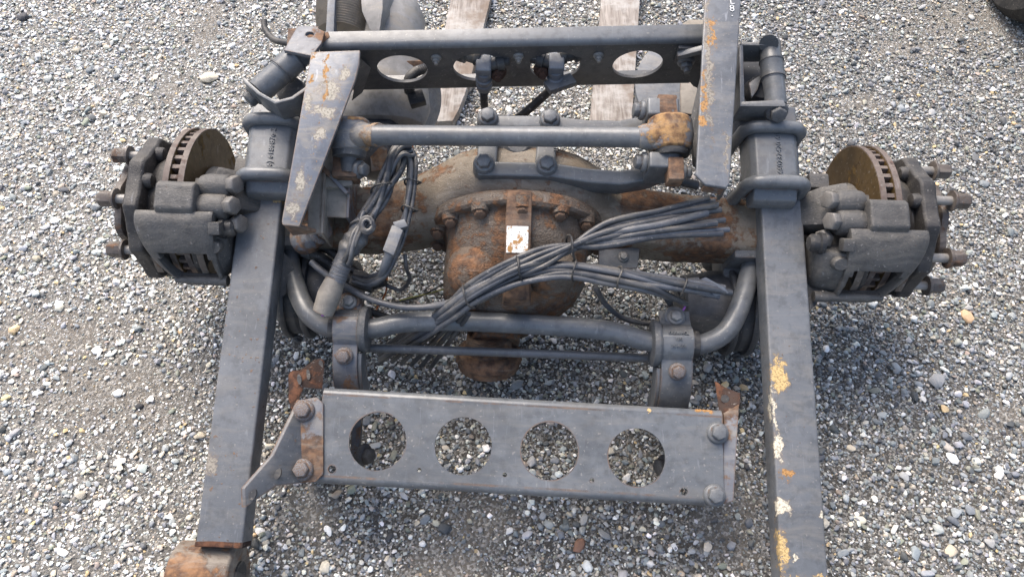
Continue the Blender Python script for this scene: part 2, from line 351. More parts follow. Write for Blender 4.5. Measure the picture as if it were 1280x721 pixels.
def scatter(dens, lo, hi):
    x0, x1, y0, y1 = -2.75, 2.75, -1.25, 2.35; n = int(dens*(x1-x0)*(y1-y0))
    p = np.column_stack([rg.uniform(x0, x1, n), rg.uniform(y0, y1, n)]); keep = np.abs(p[:, 0]) < 1.45+.52*(p[:, 1]+1.1)
    p = p[keep]; s = lo*(hi/lo)**(rg.random(len(p))**1.6); return p, s
sets = [scatter(340, .017, .031), scatter(4300, .0090, .0170), scatter(16500, .0043, .0093)]
pts = np.vstack([a for a, _ in sets]); siz = np.concatenate([b for _, b in sets])
nn = np.array([noise.noise(V((x*1.1+4, y*1.1, 1.7)))+.6*noise.noise(V((x*3.2, y*3.2, 5))) for x, y in pts])
# muddy wheel track from upper left and bare damp spots: fewer big stones lie there
bare = np.zeros(len(pts))
for q, rx_, ry_ in MUD:
    wob = np.array([noise.noise(V((x*9, y*9, 2))) for x, y in pts])*.35
    bare = np.maximum(bare, np.exp(-(((pts[:, 0]-q.x)/rx_)**2+((pts[:, 1]-q.y)/ry_)**2)+wob)*.9)
bare = np.clip(bare, 0, .95)
pk = np.clip(1.0-bare*np.where(siz > .0065, 1.0, .7)-np.clip(nn, 0, 1)*.45*(siz > .009), .05, 1)
k = rg.random(len(pts)) < pk; pts, siz, nn = pts[k], siz[k], nn[k]
N = len(pts)
pal = np.array([(.20, .215, .225), (.28, .295, .30), (.40, .41, .40), (.68, .665, .625), (.78, .77, .735), (.50, .455, .375), (.56, .43, .24), (.068, .071, .075), (.105, .110, .112), (.25, .255, .205), (.36, .30, .24)])
wt_r = np.array([.24, .23, .16, .09, .04, .08, .018, .05, .085, .05, .03]); wt_l = np.array([.10, .18, .24, .17, .08, .14, .018, .018, .035, .04, .055])
left = np.clip(.5-pts[:, 0]*.55+.25*nn, 0, 1)
u = rg.random(N); cl = np.cumsum(wt_l/wt_l.sum()); cr = np.cumsum(wt_r/wt_r.sum()); isl = rg.random(N) < left
ci = np.where(isl, np.searchsorted(cl, u), np.searchsorted(cr, u)).clip(0, len(pal)-1)
colr = pal[ci]*rg.uniform(.78, 1.22, (N, 1))*np.where(isl, 1.14, .92)[:, None]*np.array((1.005, 1.0, .985))*rg.uniform(.96, 1.04, (N, 3))
scl = siz[:, None]*.5*np.column_stack([rg.uniform(.85, 1.35, N), rg.uniform(.7, 1.0, N), rg.uniform(.45, .75, N)])
rot = np.column_stack([rg.normal(0, .22, N), rg.normal(0, .22, N), rg.uniform(0, 6.283, N)])
zz = np.array([gz(x, y) for x, y in pts])+scl[:, 2]*rg.uniform(.15, .75, N)+np.where(siz > .009, .0015, 0)
me = bpy.data.meshes.new('gravel'); me.vertices.add(N); me.vertices.foreach_set('co', np.column_stack([pts, zz]).astype(np.float32).ravel())
for nm, ty, d, key in (('st_scale', 'FLOAT_VECTOR', scl, 'vector'), ('st_rot', 'FLOAT_VECTOR', rot, 'vector'), ('stone_colour', 'FLOAT_COLOR', np.column_stack([colr, np.ones(N)]), 'color')):
    a = me.attributes.new(nm, ty, 'POINT'); a.data.foreach_set(key, d.astype(np.float32).ravel())
a = me.attributes.new('st_id', 'INT', 'POINT'); a.data.foreach_set('value', rg.integers(0, 10, N).astype(np.int32))
gv = link('gravel', me, SM, None, Matrix()); gv['kind'] = 'stuff'; gv['label'] = 'loose grey, white and tan crushed gravel covering the ground'; gv['category'] = 'gravel'
ng = bpy.data.node_groups.new('gravel_scatter', 'GeometryNodeTree')
ng.interface.new_socket('Geometry', in_out='INPUT', socket_type='NodeSocketGeometry'); ng.interface.new_socket('Geometry', in_out='OUTPUT', socket_type='NodeSocketGeometry')
gi, go = ng.nodes.new('NodeGroupInput'), ng.nodes.new('NodeGroupOutput')
ci_ = ng.nodes.new('GeometryNodeCollectionInfo'); ci_.inputs[0].default_value = src; ci_.inputs[1].default_value = True; ci_.inputs[2].default_value = True
ip = ng.nodes.new('GeometryNodeInstanceOnPoints'); ip.inputs['Pick Instance'].default_value = True
def na(nm, ty):
    n = ng.nodes.new('GeometryNodeInputNamedAttribute'); n.data_type = ty; n.inputs[0].default_value = nm; return n.outputs[0]
ng.links.new(gi.outputs[0], ip.inputs['Points']); ng.links.new(ci_.outputs[0], ip.inputs['Instance']); ng.links.new(na('st_id', 'INT'), ip.inputs['Instance Index'])
e2r = ng.nodes.new('FunctionNodeEulerToRotation'); ng.links.new(na('st_rot', 'FLOAT_VECTOR'), e2r.inputs[0]); ng.links.new(e2r.outputs[0], ip.inputs['Rotation'])
ng.links.new(na('st_scale', 'FLOAT_VECTOR'), ip.inputs['Scale']); ng.links.new(ip.outputs[0], go.inputs[0])
md = gv.modifiers.new('scatter', 'NODES'); md.node_group = ng

# larger single stones
LS = stone_mat('single_stone', False)
STONES = [  # px, py, size in px, colour, label
 (1208, 397, 20, (.50, .34, .20), 'tan orange stone lying alone near the brake disc beside the paint chipped arm'),
 (724, 682, 19, (.24, .13, .085), 'reddish brown stone below the loose drilled channel'),
 (637, 663, 12, (.72, .70, .66), 'white pebble below the middle of the loose drilled channel'),
 (1170, 477, 24, (.36, .35, .33), 'flat grey stone lying out beyond the paint chipped arm'),
 (1103, 518, 15, (.40, .41, .39), 'angular pale grey stone beside the paint chipped arm'),
 (1190, 573, 16, (.78, .77, .73), 'bright white stone lying out beyond the paint chipped arm'),
 (262, 101, 22, (.55, .49, .38), 'flat cream stone just behind the brake disc beside the rusty eyed arm'),
 (325, 664, 13, (.80, .78, .74), 'white stone near the rusty arm eye'),
 (148, 492, 14, (.80, .78, .72), 'white stone in the middle of the muddy patch beside the rusty eyed arm'),
 (122, 439, 14, (.84, .83, .80), 'bright white stone on the brake side edge of the muddy patch'),
 (150, 578, 15, (.78, .75, .68), 'cream white stone on the edge of the muddy patch away from the brakes'),
 (8, 498, 12, (.62, .52, .28), 'yellowish pebble beyond the muddy patch beside the rusty eyed arm'),
 (1063, 561, 12, (.58, .50, .38), 'cream tan pebble against the paint chipped arm'),
 (1249, 587, 13, (.74, .72, .68), 'white pebble beyond the bright white stone outside the paint chipped arm'),
 (1187, 690, 20, (.50, .43, .32), 'rounded sand coloured stone on gravel beside the slate blue stone'),
 (1143, 692, 18, (.26, .29, .30), 'slate blue angular stone beside the sand coloured stone'),
 (455, 349, 14, (.36, .34, .29), 'grey stone under the taped wire bundle'),
 (448, 334, 11, (.42, .40, .35), 'smaller pale stone under the taped wire bundle'),
 (1042, 300, 0, (0, 0, 0), ''),
 (175, 508, 11, (.03, .03, .032), 'small black chip on the muddy patch beside the rusty eyed arm'),
 (30, 24, 17, (.045, .045, .05), 'black flat chip on the pale sandy ground behind the brakes'),
]
for i, (px, py, s, c, lab) in enumerate(STONES):
    if not s: continue
    w = PG(px, py); dd = (w-CAMLOC).dot(CR.to_3x3() @ V((0, 0, -1))); r = s/FPX*dd/2
    m4 = Matrix.Translation((w.x, w.y, gz(w.x, w.y)+r*.28)) @ Matrix.Rotation(rnd.uniform(0, 6), 4, 'Z') @ Matrix.Diagonal((r*1.15, r*.85, r*.5, 1))
    o = link('stone', stone_mesh(300+i, 26), LS, None, m4); o.color = (*c, 1); tag(o, lab, 'stone')

# planks lying on the gravel behind
def wood():
    m, nt, b = new_mat('weathered_wood'); L = nt.links; pos = nd(nt, 'ShaderNodeTexCoord').outputs['Object']
    mp = nd(nt, 'ShaderNodeMapping'); mp.inputs['Scale'].default_value = (38, 2.2, 30); L.new(pos, mp.inputs[0])
    g1 = noise_n(nt, mp.outputs[0], 2.5, 8, .65, 1.2); n2 = noise_n(nt, pos, 9, 6, .65)
    c = mix_n(nt, step_n(nt, g1, .3, .7), (.14, .115, .095), (.33, .295, .26))
    c = mix_n(nt, math_n(nt, 'MULTIPLY', step_n(nt, n2, .45, .62), .8), c, (.38, .36, .33))
    c = mix_n(nt, math_n(nt, 'MULTIPLY', step_n(nt, noise_n(nt, pos, 5, 6, .6), .50, .62), .85), c, (.17, .125, .09))
    L.new(c, b.inputs['Base Color']); b.inputs['Roughness'].default_value = .85
    bp = nd(nt, 'ShaderNodeBump'); bp.inputs['Strength'].default_value = .5; bp.inputs['Distance'].default_value = .003; L.new(g1, bp.inputs['Height']); L.new(bp.outputs[0], b.inputs['Normal']); return m
WOOD = wood()
def plank(poly, th, lab):
    top = [PG(x, y, th+.012) for x, y in poly]; c = sum(top, V())/len(top); c.z = .012
    mb = MB().prism([q-c for q in top], (0, 0, -th)); o = link('wooden_plank', mb.mesh('wooden_plank', .004), WOOD, None, Matrix.Translation(c))
    tag(o, lab, 'plank', 'planks lying behind the axle')
plank([(533, 146), (545, 90), (563, 0), (580, -95), (634, -95), (613, 0), (590, 92), (581, 118), (574, 136), (566, 151), (548, 152)], .035, 'weathered wooden plank with a broken pointed end lying behind the axle')
plank([(737, 152), (750, 18), (757, -70), (808, -70), (800, 0), (790, 153)], .035, 'weathered wooden plank with a square cut end lying behind the axle')

# black tyre of a parked vehicle beyond
tc = PG(1304, 12); ty = thing('tyre', 'black rubber tyre standing on the gravel beyond the axle', 'tyre', (tc.x, tc.y, .0))
def lpart(name, mb, mat, par, bevel=0.0): return link(name, mb.mesh(name, bevel), mat, par, WM[par])
lpart('tread', MB().lathe((-.21, .02, .325), (.42, 0, 0), [(0, .22), (0, .285), (.08, .318), (.2, .333), (.8, .333), (.92, .318), (1, .285), (1, .22)], 64), 'tyre', ty)
lpart('wheel_rim', MB().lathe((-.19, .02, .325), (.36, 0, 0), [(0, .10), (0, .219), (1, .219), (1, .10)], 48), 'spring', ty)

# ------------------------------------------------------------------ the axle assembly
ax = thing('truck_rear_axle', 'grey and rusty truck rear axle with disc brakes, arms and torque rod on gravel', 'truck axle', (0, 0, 0))

# banjo housing
def sup(cx, cy, cz, hy, hz, e, n=36):
    out = []
    for j in range(n):
        a = 2*math.pi*j/n; c, s = math.cos(a), math.sin(a)
        out.append(V((cx, cy+hy*math.copysign(abs(c)**(2/e), c), cz+hz*math.copysign(abs(s)**(2/e), s))))
    return out
prof = [(-.62, 0, .058, .058, 2.4), (-.50, 0, .062, .062, 5), (-.34, .005, .066, .066, 6), (-.28, .012, .068, .068, 5), (-.23, .025, .074, .076, 4), (-.18, .045, .082, .100, 3), (-.13, .064, .088, .128, 2.6), (-.06, .078, .094, .148, 2.4), (0, .082, .098, .154, 2.4),
        (.06, .078, .094, .150, 2.4), (.13, .064, .088, .130, 2.6), (.18, .045, .082, .102, 3), (.23, .025, .074, .078, 4), (.28, .012, .068, .069, 5), (.34, .005, .066, .066, 6), (.50, 0, .062, .062, 5), (.62, 0, .058, .058, 2.4)]
HX = P(648, 268, 0).x
hs_ = part('axle_housing', MB().loft([sup(x+(HX if abs(x) < .3 else HX*.4), cy, 0, hy, hz, e) for x, cy, hy, hz, e in prof]), 'housing', ax, 0, rough=.003)

# differential carrier: flange, bowl, nose, pinion flange
c0 = V((HX, -.004, .004)); ce = P(611, 449, -.12); axn = V((0, -1, .10)).normalized(); ln = (ce-c0).dot(axn)
ux = V((1, 0, 0)); uz = axn.cross(ux); uz = uz if uz.z > 0 else -uz
dxe, dze = (ce-c0).dot(ux), (ce-c0).dot(uz)
def ringc(t, rx, rz, off=0, e=2.2, n=56, dz=0):
    out = []
    for j in range(n):
        a = 2*math.pi*j/n; c, s = math.cos(a), math.sin(a)
        g2 = max(0, (t-.10)/(ln-.10)); out.append(c0+axn*t+ux*(dxe*g2+off+rx*math.copysign(abs(c)**(2/e), c))+uz*(dze*g2+dz+rz*math.copysign(abs(s)**(2/e), s)))
    return out
cr_ = MB()
cr_.loft([ringc(-.005, .190, .172), ringc(.004, .196, .178), ringc(.022, .196, .178), ringc(.028, .190, .172)])
cr_.loft([ringc(.018, .172, .158), ringc(.05, .158, .150), ringc(.09, .156, .138, -.004), ringc(.13, .156, .124, .004), ringc(.16, .146, .108, .006, dz=.02), ringc(.185, .122, .096, .008, dz=.03), ringc(.204, .092, .082, .006, dz=.03), ringc(.218, .072, .070, .004, dz=.02), ringc(ln-.05, .054, .056), ringc(ln-.03, .058, .058)])
ca_ = part('differential_carrier', cr_, 'carrier', ax, .003, rough=.0035)
rib = MB(); rib.loft([[c0+axn*t+ux*x+uz*h for x, h in ((-.030, b0), (-.026, t0), (.026, t0), (.030, b0))] for t, b0, t0 in ((.0, .10, .182), (.03, .10, .178), (.07, .09, .160), (.12, .08, .146), (.17, .06, .124), (.205, .05, .100))])
part('carrier_rib', rib, 'rust', ca_, .006, rough=.002)
# bowl lobes either side of the rib
for sx, a in ((-1, .10), (1, .10)):
    lb = MB(); cc = c0+axn*(.130 if sx < 0 else .118)+ux*(sx*.080-.010)+uz*.058
    lb.loft([[cc+axn*(.062*math.cos(t))+(ux*math.cos(2*math.pi*j/28)*.060+uz*math.sin(2*math.pi*j/28)*.062)*math.sin(t) for j in range(28)] for t in [R(5+17*i) for i in range(11)]])
    part('bearing_lobe', lb, 'carrier', ca_, 0, rough=.004)
for a in (14, 38, 62, 88, 116, 142, 165, -8, 188):
    d = ux*math.cos(R(a))*.182+uz*math.sin(R(a))*.164
    bolt(ca_, c0+axn*.034+d, axn+uz*.5, .0165, 'rust', flange=True)
    bs = MB().cyl(c0+axn*.012+d, c0+axn*.036+d, .022, .018, 16); part('bolt_boss', bs, 'carrier', ca_)
pn = MB(); pax = (axn-uz*1.1).normalized(); pn.lathe(ce-pax*.03, pax*.045, [(0, .060), (.15, .072), (.55, .076), (.6, .073), (1, .070)], 72, lambda t: 1+.018*(int(t*72) % 2)); pn.lathe(ce-pax*.065, pax*.04, [(0, .05), (1, .056)], 32)
part('pinion_flange', pn, 'rust', ax, 0)
# paper label on the rib
lbm, nt, b = new_mat('torn_label'); pos = nd(nt, 'ShaderNodeTexCoord').outputs['Object']
nA = noise_n(nt, pos, 55, 5, .6, .5); nB = noise_n(nt, pos, 330, 2, .5)
cl_ = mix_n(nt, step_n(nt, nB, .60, .66), (.80, .78, .72), (.10, .09, .08)); cl_ = mix_n(nt, step_n(nt, nA, .52, .60), cl_, (.36, .19, .06))
nt.links.new(cl_, b.inputs['Base Color']); b.inputs['Roughness'].default_value = .6
lo_ = c0+axn*.058
def ribpt(t, x, e=.0018):
    ts = [(.0, .182), (.03, .178), (.07, .160), (.12, .146), (.17, .124)]
    for (t0, h0), (t1, h1) in zip(ts, ts[1:]):
        if t0 <= t <= t1: return c0+axn*t+ux*x+uz*(h0+(h1-h0)*(t-t0)/(t1-t0)+e)
g_ = [[ribpt(.072+.052*i/6, -.024+.044*j/4) for j in range(5)] for i in range(7)]
lb = MB(); lb.loft([[*r, *[q-uz*.002 for q in reversed(r)]] for r in g_]); part('sticker', lb, lbm, ca_)['label'] = 'torn white paper sticker with smudged print'

# side plate with bolt to the right of the carrier
sp_ = MB().prism([P(748, 312, .03), P(800, 308, .03), P(797, 335, .03), P(765, 337, .03), P(748, 333, .03)], (0, 0, -.008))
s_ = part('sensor_bracket', sp_, 'paint', ax, .002); bolt(s_, P(779, 321, .031), (0, 0, 1), .012, 'stud')

# brakes, hubs
def mir(q, s): return V((q[0]*s, q[1], q[2]))
def arcp(Rr, a): return (-Rr*math.cos(R(a)), Rr*math.sin(R(a)))
for s, side in ((-1, 'left'), (1, 'right')):
    OX = -.004 if s < 0 else .008
    X = lambda x: s*x+OX
    BT = (.86, .03, 1.016)
    # rotor: two rings with vanes between
    ro = MB(); rr = .200
    for xa, xb in ((.698, .711), (.729, .742)):
        ro.lathe((X(xa), 0, 0), (s*(xb-xa), 0, 0), [(0, .10), (0, rr-.002), (.12, rr), (.88, rr), (1, rr-.002), (1, .10)], 96)
    rot = part('brake_rotor', ro, 'disc', ax)
    vm = MB()
    for i in range(44):
        a = 2*math.pi*i/44; d = V((0, math.cos(a), math.sin(a))); t = V((0, -math.sin(a), math.cos(a)))
        vm.box(V((X(.72), 0, 0))+d*.158, (.0095, 0, 0), d*.037, t*.0052)
    part('cooling_vanes', vm, 'vane', rot)
    rim = MB()
    for xa, xb in ((.6985, .7105), (.7295, .7415)): rim.lathe((X(xa), 0, 0), (s*(xb-xa), 0, 0), [(0, rr-.006), (0, rr+.0012), (1, rr+.0012), (1, rr-.006)], 96)
    part('rotor_rim', rim, 'vane', rot)
    BT = (.95, .02, 1.0)
    # hub hat, flange, nose
    hb = MB(); hb.lathe((X(.735), 0, 0), (s*.09, 0, 0), [(0, .128), (.3, .136), (.6, .134), (.85, .122), (1, .118)], 48)
    hb.lathe((X(.806), 0, 0), (s*.034, 0, 0), [(0, .110), (0, .158), (.15, .163), (.85, .163), (1, .158), (1, .09)], 80, lambda t: 1+.030*math.cos(2*math.pi*10*t)+.012*math.cos(2*math.pi*20*t))
    hb.lathe((X(.838), 0, 0), (s*.040, 0, 0), [(0, .104), (1, .092)], 40)
    hub = part('wheel_hub', hb, 'hub', ax, .002)
    nz = MB(); nz.lathe((X(.870), 0, 0), (s*.018, 0, 0), [(0, .10), (.1, .108), (.9, .108), (1, .102)], 64, lambda t: 1+.05*math.cos(2*math.pi*8*t)); nz.lathe((X(.888), 0, 0), (s*.02, 0, 0), [(0, .066), (.6, .062), (1, .045)], 32)
    part('axle_flange', nz, 'nut', hub, .002)
    for i, deg in enumerate((52, 102, 152, 225, 310) if s < 0 else (36, 83, 137, 180, 270)):
        a = R(deg); d = V((0, math.cos(a), math.sin(a)))
        q = V((X(.836), 0, 0))+d*.140; ro_ = .0 if s < 0 else .018
        sm = MB().cyl(q, q+V((s*(.040+ro_), 0, 0)), .0105, n=16); st = part('wheel_stud', sm, 'stud', hub)
        ln_ = MB(); u_, w_ = V((0, 1, 0)), V((0, 0, 1)); b0 = q+V((s*(.026+ro_*.85), 0, 0))
        ln_.lathe(b0, (s*.008, 0, 0), [(0, .0235), (.6, .0235), (1, .019)], 24)
        ln_.loft([[b0+V((s*t, 0, 0))+(u_*math.cos(R(60*j+10*i))+w_*math.sin(R(60*j+10*i)))*r for j in range(6)] for t, r in ((.006, .0182), (.034, .0182), (.038, .015))])
        part('lug_nut', ln_, 'nut', hub, .0012)
    for i in range(10):
        a = R(36*i+12); bd = V((0, math.cos(a), math.sin(a)))
        bh = MB().lathe(V((X(.808), 0, 0))+bd*.140, (-s*.018, 0, 0), [(0, .0175), (.6, .0170), (.9, .0145), (1, .010)], 20); part('stud_head', bh, 'hub', hub)
    for i in range(8):
        a = R(45*i+10); d = V((0, math.cos(a), math.sin(a))); q = V((X(.886), 0, 0))+d*.086
        bolt(hub, q, (s, 0, 0), .0115, 'rust', 'flange_nut')
    BT = (.86, .02, 1.01)
    # spindle / axle end
    sp = MB(); sp.lathe((X(.50), 0, 0), (s*.20, 0, 0), [(0, .066), (.28, .066), (.30, .078), (.36, .078), (.38, .070), (.55, .074), (.8, .092), (.9, .112), (1, .116)], 40)
    part('spindle', sp, 'caliper', ax, .002, rough=.002)
    rb = MB().lathe((X(.552), 0, 0), (s*.012, 0, 0), [(0, .079), (0, .0815), (1, .0815), (1, .079)], 40); part('rust_ring', rb, 'rust', ax)
    # caliper bridge with pad window
    xa, xb = .632, .792
    cal = MB(); na_ = 24; nx = 16; Ro, Ri = .236, .208; A0, A1 = 18, 69
    wx0, wx1, wa0, wa1 = 1, 14, 2, 12
    def gp(Rr, i, j):
        al = A0+(A1-A0)*j/na_; xo = xb-.062*max(0, (A1-6-al)/(A1-6-A0))**1.6; rr_ = Rr-.012*max(0, (i-12)/4)**2-.004*max(0, (2-i)/2)**2-.010*max(0, (j-21)/3)**2
        return V((X(xa+(xo-xa)*i/nx), *arcp(rr_, al)))
    grid = lambda Rr: [[gp(Rr, i, j) for i in range(nx+1)] for j in range(na_+1)]
    go_, gi_ = grid(Ro), grid(Ri); off = (nx+1)*(na_+1); vv = [q for r in go_ for q in r]+[q for r in gi_ for q in r]; fs = []
    inw = lambda i, j: wx0 <= i < wx1 and wa0 <= j < wa1 and not (i in (wx0, wx1-1) and j >= wa1-2)
    cell = lambda i, j: 0 <= i < nx and 0 <= j < na_ and not inw(i, j)
    ix = lambda i, j: j*(nx+1)+i
    for j in range(na_):
        for i in range(nx):
            if not cell(i, j): continue
            a, b_, c, d = ix(i, j), ix(i+1, j), ix(i+1, j+1), ix(i, j+1); fs += [(a, b_, c, d), (d+off, c+off, b_+off, a+off)]
            for (ii, jj), (e, f) in (((i-1, j), (d, a)), ((i+1, j), (b_, c)), ((i, j-1), (a, b_)), ((i, j+1), (c, d))):
                if not cell(ii, jj): fs.append((e, f, f+off, e+off))
    cal.add(vv, fs)
    cp = part('brake_caliper', cal, 'caliper', ax, .003)
    # outer side of the caliper, towards the hub
    # inner cylinder body
    ib = MB(); xin = .616 if s < 0 else .580
    ib.loft([[V((X(x), *arcp(r, a))) for r, a in ((.10, 17), (r1, 19), (r1+.012, 28), (r1+.016, 40), (r1+.010, 53), (.13, 62))] for x, r1 in ((xin, .180), (xin+.012, .200), (.632, .210), (.650, .210))])
    part('caliper_body', ib, 'caliper', cp, .007, seg=3, rough=.002)
    y_, z_ = arcp(.224, 47)
    pg_ = MB().loft([[V((X(.622 if s > 0 else .636), y_, z_))+V((s*.017*math.cos(2*math.pi*j/20)*k, 0, 0))+V((0, math.cos(R(35)), math.sin(R(35))))*.017*math.sin(2*math.pi*j/20)*k+V((0, -math.sin(R(35)), math.cos(R(35))))*h for j in range(20)] for h, k in ((-.012, 1.05), (.004, 1), (.008, .85))])
    part('adjuster_cap', pg_, 'caliper', cp, 0, rough=.002)
    y_, z_ = arcp(.222, 59)
    part('pin_boss', MB().box((X(.628), y_, z_), (.012, 0, 0), (0, .014, .006), (0, -.006, .014)), 'caliper', cp, .004)
    y_, z_ = arcp(.19, 60)
    part('guide_pin', MB().lathe((X(xin+.012), y_-.006, z_-.006), (-s*.03, 0, 0), [(0, .027), (.3, .027), (.4, .022), (.8, .022), (1, .016)], 24), 'rubber', cp)
    part('lower_bar', MB().tube([V((X(x), *arcp(.228, 21))) for x in (xin+.01, .66, .70, .735)], [.014, .012, .011, .008], 12), 'caliper', cp, 0, rough=.001)
    # pads in the window
    for xo, xi in ((.678, .692), (.749, .763)):
        pd_ = MB(); pd_.loft([[V((X(x), *arcp(r, a))) for r, a in ((.11, 18), (.206, 21), (.213, 30), (.209, 46), (.11, 46))] for x in (xo, xi)])
        part('brake_pad', pd_, 'hub', cp, .002)
    for xo in (.672, .766):
        part('pad_spring', MB().strip([V((X(xo), *arcp(.216, a))) for a in (24, 30, 37, 44)], (.007, 0, 0), .003), 'nut', cp, .0008)
    # torque plate over the rotor
    tb = MB(); tb.loft([[V((X(x), *q)) for q in ((-.090, .17), (-.092, .204), (-.079, .224), (-.020, .228), (-.008, .218), (-.006, .17))] for x in (.668, .675, .740, .747)])
    tp = part('torque_plate', tb, 'caliper', ax, .006, seg=3, rough=.0015)
    kb = MB()
    kb.loft([[V((X(x), -.004+r*math.cos(2*math.pi*j/24)*1.0, .176+r*math.sin(2*math.pi*j/24))) for j in range(24)] for x, r in ((.612, .026), (.618, .031), (.655, .033), (.672, .028))])
    kb.loft([[V((X(x), -.056+r*math.cos(2*math.pi*j/24)*1.0, .178+r*math.sin(2*math.pi*j/24))) for j in range(24)] for x, r in ((.612, .026), (.618, .031), (.655, .033), (.672, .028))])
    kb.abox(X(.64), X(.69), -.08, .02, .10, .175)
    part('mount_lugs', kb, 'caliper', tp, .004, rough=.002)
    for yy, zz_, xx in ((-.002, .184, .614), (-.056, .186, .614), (-.088, .150, .606)): bolt(tp, (X(xx), yy, zz_), (-s*.9, -.1, .45), .027, 'stud_dull', flange=False)
    part('cast_arm', MB().loft([[V((X(x), y+w*cx_, z+w*cz_)) for cx_, cz_ in ((-1, -1), (1, -1), (1, 1), (-1, 1))] for x, y, z, w in ((.56, 0, .07, .04), (.60, .0, .10, .05), (.645, -.005, .13, .055))]), 'caliper', tp, .008, rough=.002)
    part('abs_sensor_block', MB().abox(X(.585), X(.628), .055, .095, .085, .13), 'caliper', tp, .006)
    BT = None
    # brake chamber with clamp band
    c_ = P(372, 366, -.11) if s < 0 else P(925, 388, -.11)
    bc = MB(); bc.lathe(c_+V((s*.04, 0, 0)), (-s*.185, 0, 0), [(0, .045), (.02, .072), (.10, .090), (.20, .096), (.30, .096), (.38, .086), (.50, .092), (.62, .092), (.75, .085), (.97, .080), (1, .072)], 40)
    bch = part('brake_chamber', bc, 'chamber', ax, .001)
    for t in (.018, -.028): part('clamp_band', MB().lathe(c_+V((s*(t), 0, 0)), (-s*.014, 0, 0), [(0, .084), (0, .104), (.3, .1065), (.7, .1065), (1, .104), (1, .084)], 40), 'chamber', bch)
    bolt(bch, c_+V((s*.0, -.10, -.04)), (0, -1, .3), .013, 'chamber')
    part('chamber_slot', MB().box(c_+V((-s*.10, .02, .084)), (.003, 0, 0), (.004, .012, 0), (0, 0, .002)), 'rubber', bch)
    part('push_rod_boss', MB().tube([c_+V((s*.04, 0, .0)), c_+V((s*.09, .03, .04)), V((X(.56), -.14, .05))], [.045, .05, .06], 20), 'caliper', bch)
    part('chamber_bracket', MB().box(c_+V((-s*.02, .085, .065)), (.035, .0, .004), (0, .03, .012), (0, -.005, .012)), 'cast', bch, .006, rough=.002)

